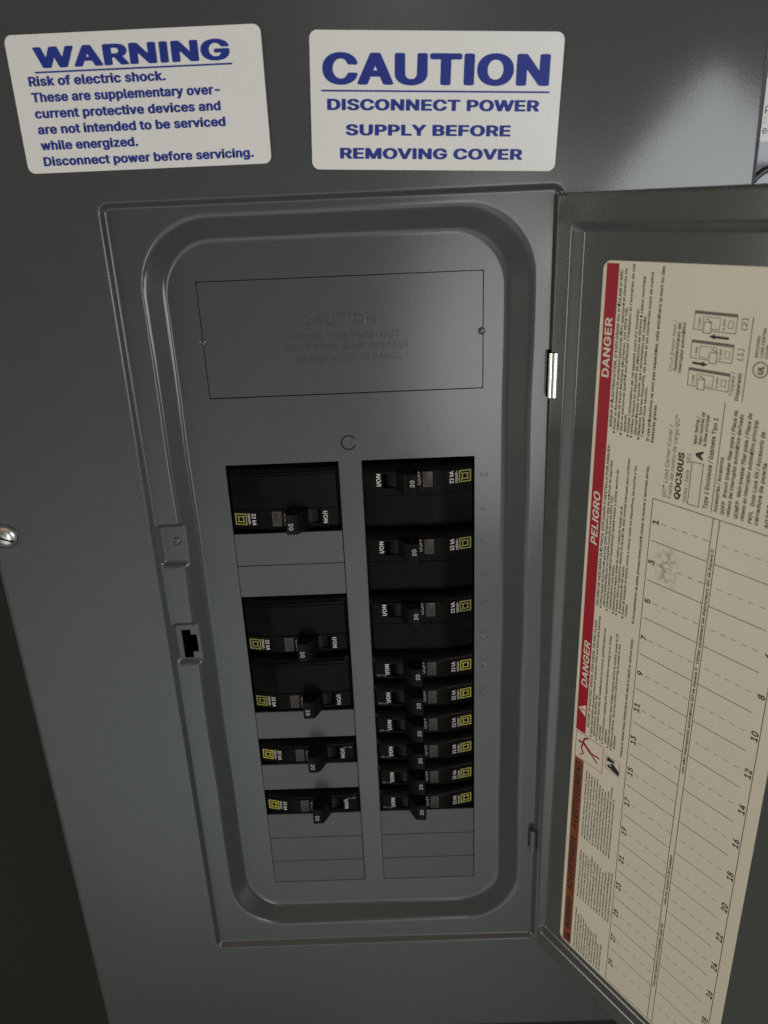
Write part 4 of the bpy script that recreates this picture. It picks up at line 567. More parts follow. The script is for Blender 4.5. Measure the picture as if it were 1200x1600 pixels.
    ('K', 't'): (227, [[60,498,35,492,21,480,17,406,-2,406,-21,401,-34,392,-39,381,-37,318,-21,305,-2,300,17,300,19,296,19,90,23,57,44,17,79,-12,104,-22,129,-28,160,-31,192,-30,217,-27,242,-19,255,-9,259,2,247,57,241,68,217,79,198,81,179,78,173,83,172,300,217,301,235,307,244,314,250,325,249,384,241,395,223,404,173,406,172,473,167,484,157,491,129,498]]),
    ('K', 'u'): (410, [[375,-25,397,-14,403,1,403,380,399,391,388,399,369,405,294,406,269,401,252,387,249,133,243,111,231,93,218,82,200,77,188,80,175,90,161,126,158,387,147,398,125,405,50,406,32,403,14,394,7,380,7,133,15,74,41,27,63,5,86,-10,113,-22,144,-29,175,-32,207,-31,263,-17,275,-24,294,-27]]),
    ('K', 'v'): (389, [[159,-27,240,-26,259,-19,270,-9,416,374,412,392,402,399,384,405,296,406,278,401,264,392,196,209,190,216,129,385,121,396,109,402,90,406,15,406,-10,401,-26,388,-28,374,117,-5,131,-20]]),
    ('K', 'w'): (567, [[120,-25,208,-27,227,-22,239,-13,283,131,323,-5,331,-16,358,-26,433,-27,453,-23,470,-12,590,374,588,388,570,402,545,406,477,406,458,403,444,396,435,385,402,266,395,261,362,385,353,396,339,403,320,406,245,406,227,402,214,395,207,385,170,252,132,385,124,396,109,403,95,406,20,406,1,403,-17,393,-23,385,-22,374,92,-5,102,-17]]),
    ('K', 'x'): (379, [[373,403,356,406,281,406,256,402,241,392,194,320,187,320,141,392,125,402,106,406,25,406,6,403,-12,392,-17,381,-15,370,105,194,-24,6,-20,-12,0,-24,19,-27,94,-27,123,-20,135,-9,187,70,194,67,246,-12,262,-23,281,-27,362,-27,381,-23,399,-12,404,-1,401,10,275,190,397,374,392,392]]),
    ('K', 'y'): (389, [[59,-170,115,-171,140,-166,165,-158,206,-132,234,-95,417,376,410,394,384,405,296,406,278,401,265,393,196,209,190,216,129,387,121,395,109,402,90,406,15,406,-10,401,-27,387,-27,372,115,1,102,-40,90,-61,59,-59,40,-62,25,-69,16,-80,2,-135,3,-146,21,-161]]),
    ('K', 'z'): (380, [[21,-24,39,-27,339,-27,364,-22,380,-12,385,-1,385,57,380,69,370,76,346,83,202,83,197,87,376,322,378,385,369,396,352,404,333,406,46,406,21,401,7,392,2,381,2,322,6,311,15,304,27,299,46,296,177,296,183,293,-2,54,-4,-5,5,-16]]),
}
GLYPHS = {k: (adv / 1000, [[(l[i] / 1000, l[i + 1] / 1000) for i in range(0, len(l), 2)] for l in ls]) for k, (adv, ls) in OUTLINES.items()}
OFFSET = {'R': 0.0, 'B': 0.0208, 'K': 0.027}
CAPH = 0.5087
_cache = {}


def glyph_tris(w, ch):
    if (w, ch) not in _cache:
        adv, loops = GLYPHS[w, ch]
        pts = [p for l in loops for p in l]
        tris = tessellate_polygon([[Vector((p[0], p[1], 0)) for p in l] for l in loops]) if loops else []
        tris = [t if (pts[t[1]][0] - pts[t[0]][0]) * (pts[t[2]][1] - pts[t[0]][1]) - (pts[t[1]][1] - pts[t[0]][1]) * (pts[t[2]][0] - pts[t[0]][0]) > 0 else t[::-1] for t in tris]
        _cache[w, ch] = (adv, pts, tris, loops)
    return _cache[w, ch]


def text_tris(s, bold=0.0, extrude=0.0, spacing=1.0):
    w = 'R' if bold < 0.008 else ('B' if bold < 0.035 else 'K')
    if any((w, c) not in GLYPHS for c in s if c != ' '):
        w = 'B'
    vs_, fs, x = [], [], 0.0
    for c in s:
        if c == ' ':
            x += 0.20 * spacing
            continue
        adv, pts, tris, loops = glyph_tris(w, c)
        n = len(vs_)
        vs_ += [Vector((x + p[0], p[1], extrude)) for p in pts]
        fs += [tuple(n + i for i in t) for t in tris]
        if extrude:
            for l in loops:
                m = len(vs_)
                k = len(l)
                sl = []
                for i in range(k):
                    ax, ay = l[i - 1]
                    bx, by = l[(i + 1) % k]
                    ln_ = math.hypot(bx - ax, by - ay) or 1
                    sl.append((l[i][0] + 0.05 * (by - ay) / ln_, l[i][1] - 0.05 * (bx - ax) / ln_))
                vs_ += [Vector((x + p[0], p[1], extrude)) for p in l] + [Vector((x + p[0], p[1], -extrude)) for p in sl]
                fs += [(m + i, m + (i + 1) % k, m + k + (i + 1) % k, m + k + i) for i in range(k)]
        x += adv * spacing + OFFSET[w] * 1.1
    return vs_, fs, OFFSET[w]


def text_fit(mb, s, a0, a1, base, cap, m, put, bold=0.0, extrude=0.0, italic=0.0, align='FIT', spacing=1.0, depth=0.0):
    """set a line of lettering from a0 to a1 with the given baseline and capital height;
    put(a, b, d) turns text-plane coordinates into a 3D point"""
    vs_, fs, off_ = text_tris(s, bold, extrude, spacing)
    if not fs:
        return
    x0, x1 = min(v.x for v in vs_), max(v.x for v in vs_)
    k = cap / (CAPH + 2 * off_)
    if align == 'FIT':
        kx = (a1 - a0) / (x1 - x0)
        off = a0
    elif align == 'LEFT':
        kx = k
        off = a0
    else:
        kx = k
        off = (a0 + a1) / 2 - (x1 - x0) * k / 2
    out = []
    for v in vs_:
        b = (v.y + off_) * k
        out.append(put(off + (v.x - x0) * kx + italic * b, base + b, depth + (v.z * k if extrude else 0)))
    mb.add(out, fs, m)


def quad(mb, a0, a1, b0, b1, m, put, d=0.0):
    mb.add([put(a0, b0, d), put(a1, b0, d), put(a1, b1, d), put(a0, b1, d)], [(0, 1, 2, 3)], m)


def frame(mb, a0, a1, b0, b1, w, m, put, d=0.0):
    quad(mb, a0, a1, b0, b0 + w, m, put, d)
    quad(mb, a0, a1, b1 - w, b1, m, put, d)
    quad(mb, a0, a0 + w, b0 + w, b1 - w, m, put, d)
    quad(mb, a1 - w, a1, b0 + w, b1 - w, m, put, d)


def poly(mb, pts, m, put, d=0.0):
    mb.add([put(a, b, d) for a, b in pts], [tuple(range(len(pts)))], m)


def line(mb, p, q, w, m, put, d=0.0):
    dx, dy = q[0] - p[0], q[1] - p[1]
    L = math.hypot(dx, dy) or 1
    nx, ny = -dy / L * w / 2, dx / L * w / 2
    poly(mb, [(p[0] + nx, p[1] + ny), (p[0] - nx, p[1] - ny), (q[0] - nx, q[1] - ny), (q[0] + nx, q[1] + ny)], m, put, d)


def disc(mb, c, r, m, put, d=0.0, n=20):
    poly(mb, [(c[0] + r * math.cos(i * 2 * math.pi / n), c[1] + r * math.sin(i * 2 * math.pi / n)) for i in range(n)], m, put, d)


def ring(mb, c, r0, r1, m, put, d=0.0, n=28, a0=0.0, a1=2 * math.pi):
    pts = []
    for i in range(n + 1):
        t = a0 + (a1 - a0) * i / n
        pts += [put(c[0] + r0 * math.cos(t), c[1] + r0 * math.sin(t), d), put(c[0] + r1 * math.cos(t), c[1] + r1 * math.sin(t), d)]
    mb.add(pts, [(2 * i, 2 * i + 1, 2 * i + 3, 2 * i + 2) for i in range(n)], m)


def rrect_pts(x0, x1, z0, z1, r, n=8):
    out = []
    for cx, cz, a in ((x1 - r, z1 - r, 0), (x0 + r, z1 - r, 90), (x0 + r, z0 + r, 180), (x1 - r, z0 + r, 270)):
        for i in range(n + 1):
            t = math.radians(a + 90 * i / n)
            out.append((cx + r * math.cos(t), cz + r * math.sin(t)))
    return out


def slab(mb, pts, d0, d1, m, put):
    """an extruded outline from depth d0 (front) to d1"""
    n = len(pts)
    vs_ = [put(a, b, d0) for a, b in pts] + [put(a, b, d1) for a, b in pts]
    fs = [tuple(range(n)), tuple(range(2 * n - 1, n - 1, -1))] + [(i, n + i, n + (i + 1) % n, (i + 1) % n) for i in range(n)]
    mb.add(vs_, fs, m)


def smooth(t, r=0.24):
    """a bent-sheet ramp: rolled bend, straight flank, rolled bend"""
    t = np.clip(t, 0, 1)
    c = 2 * r * (1 - r)
    return np.where(t < r, t * t / c, np.where(t > 1 - r, 1 - (1 - t) ** 2 / c, (t - r / 2) / (1 - r)))


def sdf_rrect(X, Z, x0, x1, z0, z1, r):
    cx, cz = (x0 + x1) / 2, (z0 + z1) / 2
    qx = np.abs(X - cx) - ((x1 - x0) / 2 - r)
    qz = np.abs(Z - cz) - ((z1 - z0) / 2 - r)
    return np.hypot(np.maximum(qx, 0), np.maximum(qz, 0)) + np.minimum(np.maximum(qx, qz), 0) - r


def grid_lines(lo, hi, dense, coarse, fine, extra):
    out, x = [lo], lo
    while x < hi - 1e-6:
        st = fine if any(a - fine <= x < b for a, b in dense) else coarse
        nx = min(x + st, hi)
        if st == coarse:
            for a, b in dense:
                if x < a < nx:
                    nx = a
        x = nx
        out.append(x)
    out = [o for o in out if all(abs(o - e) > fine * 0.35 for e in extra) or o in (lo, hi)]
    return np.array(sorted(set(round(v, 4) for v in out + list(extra))))


def pressed_sheet(name, xs, zs, depth_fn, holes, thick, m, parent, rim=0.0):
    """a pressed steel sheet: front surface y = depth_fn(x, z), rectangular holes, real thickness,
    the outer edge turned back by rim"""
    X, Z = np.meshgrid(xs, zs, indexing='ij')
    Y = depth_fn(X, Z)
    nx, nz = len(xs), len(zs)
    cx, cz = (xs[:-1] + xs[1:]) / 2, (zs[:-1] + zs[1:]) / 2
    keep = np.ones((nx - 1, nz - 1), bool)
    for a0, a1, b0, b1 in holes:
        keep &= ~(((cx > a0) & (cx < a1))[:, None] & ((cz > b0) & (cz < b1))[None, :])
    idx = np.arange(nx * nz).reshape(nx, nz)
    V = np.stack([X, Y, Z], -1).reshape(-1, 3)
    VB = V + np.array([0, thick, 0])
    n0 = len(V)
    quads = []
    I, J = np.nonzero(keep)
    for i, j in zip(I, J):
        quads.append((idx[i, j], idx[i + 1, j], idx[i + 1, j + 1], idx[i, j + 1]))
    front = len(quads)
    kp = np.zeros((nx + 1, nz + 1), bool)
    kp[1:-1, 1:-1] = keep
    walls = []
    for i in range(nx):
        for j in range(nz - 1):
            if kp[i, j + 1] != kp[i + 1, j + 1]:
                a, b = idx[i, j], idx[i, j + 1]
                walls.append((a, b) if kp[i, j + 1] else (b, a))
    for i in range(nx - 1):
        for j in range(nz):
            if kp[i + 1, j] != kp[i + 1, j + 1]:
                a, b = idx[i, j], idx[i + 1, j]
                walls.append((b, a) if kp[i + 1, j] else (a, b))
    allv = np.concatenate([V, VB])
    if rim > 0:
        bd = np.zeros(len(V), bool)
        bd[idx[0, :]] = bd[idx[-1, :]] = bd[idx[:, 0]] = bd[idx[:, -1]] = True
        allv[n0:][bd] = V[bd] + np.array([0, rim, 0])
    # separate copies of the edge vertices keep the front smooth and the cut edges sharp
    faces = quads[:]
    back_needed = not rim
    wv = {}
    ex = []

    def dupv(k):
        if k not in wv:
            wv[k] = len(allv) + len(ex)
            ex.append(allv[k])
        return wv[k]
    for a, b in walls:
        faces.append((dupv(a), dupv(b), dupv(b + n0), dupv(a + n0)))
    faces += [(q[3] + n0, q[2] + n0, q[1] + n0, q[0] + n0) for q in quads[:front]] if back_needed else []
    allv = np.concatenate([allv, np.array(ex)]) if ex else allv
    me = bpy.data.meshes.new(name)
    me.from_pydata((allv * S).tolist(), [], faces)
    me.materials.append(m)
    me.polygons.foreach_set('use_smooth', [True] * front + [False] * (len(faces) - front))
    # area weighted normals keep the big flats flat between the pressed bends
    nrm = np.zeros((len(allv), 3))
    q = np.array(quads)
    fn = np.cross(allv[q[:, 2]] - allv[q[:, 0]], allv[q[:, 3]] - allv[q[:, 1]])
    for k in range(4):
        np.add.at(nrm, q[:, k], fn)
    ln = np.linalg.norm(nrm, axis=1, keepdims=True)
    nrm = np.where(ln > 1e-9, nrm / np.maximum(ln, 1e-9), 0)
    me.update()
    loops = np.zeros((len(me.loops), 3))
    lv = np.zeros(len(me.loops), int)
    me.loops.foreach_get('vertex_index', lv)
    pn = np.zeros(len(me.polygons) * 3)
    me.polygons.foreach_get('normal', pn)
    pn = pn.reshape(-1, 3)
    ls = np.zeros(len(me.polygons), int)
    me.polygons.foreach_get('loop_total', ls)
    loops = np.repeat(pn, ls, axis=0)
    nf = front * 4
    loops[:nf] = nrm[lv[:nf]]
    me.normals_split_custom_set(loops.tolist())
    o = bpy.data.objects.new(name, me)
    C.objects.link(o)
    if parent:
        o.parent = parent
    # loose back vertices of the rimmed sheet
    bm = bmesh.new()
    bm.from_mesh(me)
    loose = [v for v in bm.verts if not v.link_faces]
    if loose:
        me2 = me
        # rebuild without loose vertices, keeping custom normals
        used = np.zeros(len(allv), bool)
        for f in faces:
            used[list(f)] = True
        remap = np.cumsum(used) - 1
        me2 = bpy.data.meshes.new(name)
        me2.from_pydata((allv[used] * S).tolist(), [], [tuple(int(remap[k]) for k in f) for f in faces])
        me2.materials.append(m)
        me2.polygons.foreach_set('use_smooth', [True] * front + [False] * (len(faces) - front))
        me2.update()
        me2.normals_split_custom_set(loops.tolist())
        o.data = me2
    bm.free()
    return o


# ------------------------------------------------------------------ the setting
P = 19.05                     # one breaker space
FY = 9.5                      # depth of the dead front behind the cover's face
LY = 2.5                      # depth of the door recess

w_ = MB()
w_.add([(-1500, 96, -1300), (1500, 96, -1300), (1500, 96, 1200), (-1500, 96, 1200)], [(0, 1, 2, 3)], WALL)
wall = w_.build('wall')
wall['kind'] = 'structure'

# ------------------------------------------------------------------ load centre: cover, dead front, door
panel = thing('breaker_panel', 'grey steel breaker panel with pressed cover and its hinged door swung open to the right', 'electrical panel', (0, 96, -100))
PO = Vector((0, 96, -100))


def at_panel(o):
    o.parent = panel
    o.location = -PO * S
    return o


CX0, CX1, CZ0, CZ1 = -211.0, 169.5, -410.5, 262.0
FLOOR = (-102.6, 58.6, -302.0, 110.0)
COLS = ((-85.0, -25.8), (-13.9, 45.0))
ZTOP, ZBOT = 0.8, -15 * P + 1.6
TW = (-88.8, 49.3, 36.0, 93.0)
PADS = ((-123.4, -106.0, -52.0, -29.0), (-123.4, -106.0, -112.6, -88.0))


def cover_depth(X, Z):
    # gentle out-of-flatness of the pressing
    y = 0.25 * np.sin(X * 0.021 + 1.3) * np.sin(Z * 0.017 + 0.4)
    s = sdf_rrect(X, Z, -126.4, 83.6, -329.0, 129.0, 4.5)
    y = y + LY * smooth((0.2 - s) / 2.6)
    wob = 0.55 * np.sin(Z * 0.055 + 0.6) * np.sin(Z * 0.021 + X * 0.01)
    s1 = sdf_rrect(X, Z, *FLOOR, 25.0) + wob * 0.5
    s2 = sdf_rrect(X, Z, FLOOR[0] - 10.5, FLOOR[1] + 14.5, FLOOR[2] - 11.5, FLOOR[3] + 14.0, 34.0) + wob * 0.8
    f = 1 - smooth(s1 / np.maximum(s1 - s2, 0.5), 0.24)
    y = y * (1 - f) + FY * f
    for a0, a1, b0, b1 in PADS:
        s = sdf_rrect(X, Z, a0, a1, b0, b1, 2.5)
        g = smooth((1.1 - s) / 2.6)
        y = np.maximum(y, y * (1 - g) + (LY + 2.2) * g)
    # rolled outer edge of the cover
    e = np.minimum(np.minimum(X - CX0, CX1 - X), np.minimum(Z - CZ0, CZ1 - Z))
    y = y + 1.6 * (1 - np.sqrt(np.clip(1 - (1 - np.clip(e / 2.2, 0, 1)) ** 2, 0, 1)))
    return y


HOLES = [(c0, c1, ZBOT, ZTOP) for c0, c1 in COLS] + [TW, (-119.6, -114.4, -110.4, -92.4), (-114.4, -111.2, -106.6, -95.6),
                                                    (79.2, 83.6, 32.0, 55.0)]
ex_x = sorted({a for h in HOLES for a in h[:2]})
ex_z = sorted({a for h in HOLES for a in h[2:]})
xs = grid_lines(CX0, CX1, [(CX0, CX0 + 3), (-129, -70), (28, 88), (CX1 - 3, CX1)], 4.0, 0.55, ex_x)
zs = grid_lines(CZ0, CZ1, [(CZ0, CZ0 + 3), (-333, -266), (-115, -85), (-55, -26), (72, 132), (CZ1 - 3, CZ1)], 4.0, 0.6, ex_z)
cover = pressed_sheet('cover', xs, zs, cover_depth, HOLES, 1.4, GREY, None, rim=13.0)
at_panel(cover)

# the box behind the cover
b = MB()
b.box(-204, 162, 97 - 3, 95.8, -400, 255, DARK)
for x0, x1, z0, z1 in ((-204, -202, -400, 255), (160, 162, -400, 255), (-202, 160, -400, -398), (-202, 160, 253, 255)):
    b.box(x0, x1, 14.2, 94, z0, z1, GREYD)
b.box(-130, 90, 40, 60, -330, 120, DARK)
at_panel(b.build('enclosure_box'))

put_floor = lambda a, b_, d=0.0: (a, FY - d, b_)

# twist-out plate over the main breaker opening
t = MB()
slab(t, rrect_pts(TW[0] + 0.35, TW[1] - 0.45, TW[2] + 0.5, TW[3] - 0.4, 0.6, 3), 0.0, -1.3, GREY, lambda a, b_, d=0: (a, FY + 0.12 - d, b_))
emb = lambda a, b_, d=0.0: (a, FY + 0.12 - d, b_)
for s_, a0, a1, base, cap in (('CAUTION', -40.5, -3.2, 70.2, 4.9), ('REMOVE THIS TWISTOUT', -48.6, 8.2, 63.2, 3.1),
                              ('ONLY WHEN MAIN BREAKER', -48.6, 12.6, 58.1, 3.1), ('IS INSTALLED IN PANEL', -42.0, 8.6, 52.6, 3.1)):
    text_fit(t, s_, a0, a1, base, cap, GREY, emb, bold=-0.018, extrude=0.022, spacing=1.12)
tw = at_panel(t.build('twistout_plate'))
for nm, cx in (('left', TW[0] + 0.2), ('right', TW[1] - 1.0)):
    d_ = MB()
    bm = bmesh.new()
    bmesh.ops.create_uvsphere(bm, u_segments=20, v_segments=10, radius=1.9)
    d_.bm(bm, GREY, Matrix.Translation((cx, FY + 0.25, 64.4)) @ Matrix.Diagonal((1, 0.42, 1, 1)))
    at_panel(d_.build('holding_tab', smooth_angle=60))

# round knockout stamped under the twist-out
k = MB()
ring(k, (-20.0, 10.6), 3.35, 3.95, DARK, put_floor, 0.06, 36, math.radians(28), math.radians(338))
ring(k, (-20.0, 10.6), 3.95, 4.35, GREY, lambda a, b_, d=0: (a, FY - 0.12 - d, b_), 0.0, 36, math.radians(24), math.radians(342))
at_panel(k.build('knockout'))

# embossed circuit numbers beside the right column (they read downwards)
n_ = MB()
for i in range(1, 9):
    zc = -(i - 0.5) * P
    txt = str(2 * i)
    hw = 1.6 * len(txt)
    text_fit(n_, txt, -hw, hw, 0, 3.6, GREY, lambda a, b_, d=0.0, zc=zc: (48.2 + b_, FY - d, zc - a), bold=-0.022, extrude=0.011, align='CENTRE')
at_panel(n_.build('embossed_numbers'))

# rivet on the upper pad
rv = MB()
bm = bmesh.new()
bmesh.ops.create_uvsphere(bm, u_segments=20, v_segments=10, radius=2.5)
rv.bm(bm, GREY, Matrix.Translation((-114.6, LY + 2.35, -38.6)) @ Matrix.Diagonal((1, 0.4, 1, 1)))
at_panel(rv.build('rivet', smooth_angle=60))

# blank filler plates still closing the empty spaces
put_fill = lambda a, b_, d=0.0: (a, FY + 0.15 - d, b_)
FILL = ((0, 2), (0, 3), (0, 8), (0, 10), (0, 12), (0, 13), (0, 14), (1, 12), (1, 13), (1, 14))
for c_, kk in FILL:
    f_ = MB()
    z1, z0 = -kk * P - 0.2, -(kk + 1) * P + 0.3
    if kk == 14:
        z0 = ZBOT + 0.4
    slab(f_, rrect_pts(COLS[c_][0] + 0.3, COLS[c_][1] - 0.5, z0, z1, 0.4, 2), 0.0, -1.3, GREYF, put_fill)
    # little twist tab at the end
    at_panel(f_.build('filler_plate'))

# cover screw
sc = MB()
N = 28
prof = [(0.0, -3.4), (2.0, -3.3), (4.0, -2.9), (5.6, -2.1), (6.6, -1.0), (7.0, 0.1), (7.0, 0.6)]
vs_, fs_ = [(-203.2, prof[0][1], -30.4)], []
for r_, y_ in prof[1:]:
    for i in range(N):
        a = 2 * math.pi * i / N
        vs_.append((-203.2 + r_ * math.cos(a), y_, -30.4 + r_ * math.sin(a)))
for i in range(N):
    fs_.append((0, 1 + i, 1 + (i + 1) % N))
for j in range(len(prof) - 2):
    for i in range(N):
        a, b_ = 1 + j * N + i, 1 + j * N + (i + 1) % N
        fs_.append((a, a + N, b_ + N, b_))
sc.add(vs_, fs_, CHROME)
bm = bmesh.new()
bmesh.ops.create_cube(bm, size=1)
sc.bm(bm, DARK, Matrix.Translation((-201.4, -2.6, -31.2)) @ Matrix.Rotation(math.radians(24), 4, 'Y') @ Matrix.Rotation(math.radians(10), 4, 'Z') @ Matrix.Diagonal((7.5, 1.6, 0.9, 1)))
at_panel(sc.build('cover_screw', smooth_angle=50))

# hinges
for (x, z, hgt, m_, rr, fl) in ((82.0, 43.4, 21.5, CHROME, 2.8, 1.0), (80.2, -247.0, 16.5, GREYD, 2.4, 0.5)):
    h = MB()
    bm = bmesh.new()
    bmesh.ops.create_cone(bm, cap_ends=True, segments=24, radius1=rr, radius2=rr, depth=hgt)
    h.bm(bm, m_, Matrix.Translation((x, 0.9 - 2.4 * fl, z)) @ Matrix.Diagonal((0.75 if fl < 1 else 1.0, fl, 1, 1)))
    if fl == 1.0:
        h.box(x - 1.4, x - 0.4, 0.5, 9, z - hgt / 2 + 0.5, z + hgt / 2 - 0.5, m_, 0.2)
    at_panel(h.build('hinge', smooth_angle=40))

# ---- door: hinge frame fitted to the photograph (opening angle about 124 degrees)
DA, DLEAN, DROLL = 0.97460, 0.01187, 0.01972


def Rz(a):
    return Matrix(((math.cos(a), math.sin(a), 0), (-math.sin(a), math.cos(a), 0), (0, 0, 1)))


def Rx(b_):
    return Matrix(((1, 0, 0), (0, math.cos(b_), -math.sin(b_)), (0, math.sin(b_), math.cos(b_))))


def Ry(b_):
    return Matrix(((math.cos(b_), 0, math.sin(b_)), (0, 1, 0), (-math.sin(b_), 0, math.cos(b_))))


DM = (Rz(DA) @ Rx(DLEAN) @ Ry(DROLL)).to_4x4()
DM.translation = (Vector((84.0, 0, 125.0)) - PO) * S     # relative to the panel's origin
DU0, DU1, DZ0, DZ1 = -0.8, 206.0, -459.5, 0.0              # local z = 0 is the top of the door


def door_depth(X, Z):
    s = sdf_rrect(X, Z, 10.2, 192.5, -446.0, -13.0, 3.5)
    y = -4.0 + 4.0 * smooth((1.5 - s) / 5.0)
    y = y + 0.2 * np.sin(X * 0.03 + 0.5) * np.sin(Z * 0.02)
    e = np.minimum(np.minimum(X - DU0, DU1 - X), np.minimum(Z - DZ0, DZ1 - Z))
    y = y + 1.2 * (1 - np.sqrt(np.clip(1 - (1 - np.clip(e / 1.8, 0, 1)) ** 2, 0, 1)))
    return y


dxs = grid_lines(DU0, DU1, [(DU0, DU0 + 2.5), (6, 16), (186, 196), (DU1 - 2.5, DU1)], 6.0, 0.5, [])
dzs = grid_lines(DZ0, DZ1, [(DZ0, DZ0 + 2.5), (-450, -440), (-20, -8), (DZ1 - 2.5, DZ1)], 6.0, 0.5, [])
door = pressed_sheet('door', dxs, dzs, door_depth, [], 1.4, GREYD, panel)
door.matrix_local = DM
door['label'] = 'open grey door with circuit directory on its inside'

# ---- circuit directory on the inside of the door; text runs up the door
LU0, LS0 = 25.4, -439.4           # label origin in door coordinates (s runs up, t runs away from the hinge)
LW, LH = 411.5, 107.4
put_lab = lambda s_, t_, d=0.0: (LU0 - t_, -0.25 - d, LS0 + s_)   # t is negative downwards: b = -t
L = MB()
slab(L, rrect_pts(0, LW, -LH, 0, 4.0, 6), 0.0, -0.15, PAPER, put_lab)
D1, D2 = 0.05, 0.10


def lt(s, s0, s1, tt, cap, m=FINE, bold=0.0, italic=0.0, align='FIT', d=D1):
    text_fit(L, s, s0, s1, -tt, cap, m, put_lab, bold=bold, italic=italic, align=align, depth=d)


quad(L, 163.4, 410.4, -8.6, -1.9, RED, put_lab, D1)
quad(L, 1.2, 144.8, -8.9, -2.4, ORANGE, put_lab, D1)
lt('DANGER', 360.8, 387.4, 7.0, 4.0, PAPER, 0.02, 0.0, d=D2)
lt('PELIGRO', 276.9, 304.6, 7.2, 4.0, PAPER, 0.02, 0.2, d=D2)
lt('DANGER', 192.8, 220.9, 7.6, 4.0, PAPER, 0.02, 0.2, d=D2)
poly(L, [(174.2, -7.9), (182.0, -7.9), (178.1, -2.7)], PAPER, put_lab, D2)
quad(L, 177.75, 178.45, -6.4, -4.4, RED, put_lab, 0.15)
quad(L, 177.75, 178.45, -7.3, -6.8, RED, put_lab, 0.15)
lt('AVERTISSEMENT', 93.2, 142.6, 7.4, 3.9, INK, 0.015, 0.2, d=D2)
lt('ADVERTENCIA', 44.2, 87.0, 7.4, 3.9, INK, 0.015, 0.2, d=D2)
lt('WARNING', 12.4, 38.4, 7.5, 3.9, INK, 0.02, 0.2, d=D2)
poly(L, [(3.2, -7.9), (9.6, -7.9), (6.4, -3.2)], INK, put_lab, D2)
quad(L, 6.1, 6.7, -6.6, -4.9, ORANGE, put_lab, 0.15)

FR = ["Portez un équipement de protection personnel (ÉPP) approprié et observez les", "méthodes de travail électrique sécuritaires. Voir NFPA 70E.",
      "Seul un personnel qualifié doit effectuer l'installation et l'entretien de cet", "appareil.",
      "Coupez l'alimentation de cet appareil avant d'y travailler.", "Utilisez toujours un dispositif de détection de tension à valeur nominale",
      "appropriée pour s'assurer que l'alimentation est coupée.", "Replacez tous les dispositifs, les portes et les couvercles avant de mettre", "l'appareil sous tension."]
ES = ["Utilice equipo de protección personal (EPP) apropiado y siga las prácticas de seguridad", "eléctrica establecidas por su Compañía (consulte la norma NFPA 70E).",
      "Solamente el personal eléctrico especializado deberá instalar y prestar servicio de", "mantenimiento a este equipo.",
      "Desenergice el equipo antes de realizar cualquier trabajo en él.", "Siempre utilice un dispositivo detector de tensión de valor nominal adecuado para confirmar",
      "la desenergización del equipo.", "Antes de energizar el equipo, vuelva a colocar todos los dispositivos, las puertas y los", "frentes."]
EN = ["Apply appropriate personal protective equipment (PPE) and follow safe electrical", "work practices. See NFPA 70E.",
      "This equipment must only be installed and serviced by qualified electrical", "personnel.",
      "Turn off all power supplying this equipment before working on or inside", "equipment.",
      "Always use a properly rated voltage sensing device to confirm power is off.", "Replace all devices, doors and covers before turning on power to this", "equipment."]
BUL = {'FR': (0, 2, 4, 5, 7), 'ES': (0, 2, 4, 5, 7), 'EN': (0, 2, 4, 6, 7)}
for key, lines, s0, s1, head, h0, h1 in (('FR', FR, 337.6, 410.4, "RISQUE D'ÉLECTROCUTION, D'EXPLOSION OU D'ÉCLAIR D'ARC", 338.5, 408.0),
                                         ('ES', ES, 246.0, 326.0, "PELIGRO DE DESCARGA ELÉCTRICA, EXPLOSIÓN O DESTELLO POR ARQUEO", 244.5, 329.5),
                                         ('EN', EN, 165.8, 239.4, "HAZARD OF ELECTRIC SHOCK, EXPLOSION, OR ARC FLASH", 168.8, 235.8)):
    lt(head, h0, h1, 10.9, 1.5, INK, 0.03, 0.1 if key != 'FR' else 0)
    mx = max(len(q) for q in lines)
    for i, q in enumerate(lines):
        tt = 13.0 + i * 1.95
        lt(q, s0, s0 + (s1 - s0) * min(1.0, len(q) / mx), tt, 1.35, FINE, 0.012)
        if i in BUL[key]:
            disc(L, (s0 - 1.3, -tt + 0.6), 0.55, INK, put_lab, D1, 12)
lt("Si ces précautions ne sont pas respectées, cela entraînera la mort ou des", 336.1, 410.1, 31.8, 1.6, INK, 0.03)
lt("blessures graves.", 336.1, 353.3, 34.2, 1.6, INK, 0.03)
lt("El incumplimiento de estas precauciones podrá causar la muerte o lesiones serias.", 244.0, 325.2, 33.2, 1.5, INK, 0.03, 0.1)
lt("Failure to follow these instructions will result in death or serious injury.", 164.0, 236.1, 33.6, 1.5, INK, 0.03, 0.1)

# shock pictogram in a red frame
frame(L, 145.2, 162.6, -21.7, -2.3, 0.3, RED, put_lab, D1)
disc(L, (156.6, -5.4), 0.95, RED, put_lab, D2, 14)
for p, q, w in (((157.6, -7.0), (153.4, -13.0), 1.7), ((155.2, -10.6), (149.6, -18.0), 1.0), ((153.4, -13.0), (153.6, -19.4), 1.0), ((156.4, -7.0), (160.4, -8.6), 1.0),
                ((160.4, -8.6), (161.6, -11.0), 1.0), ((156.6, -7.4), (152.8, -6.6), 1.0), ((152.8, -6.6), (149.8, -8.4), 1.0), ((149.8, -8.4), (148.6, -6.0), 0.5), ((148.6, -6.0), (147.4, -6.8), 0.5)):
    line(L, p, q, w, RED, put_lab, D2)
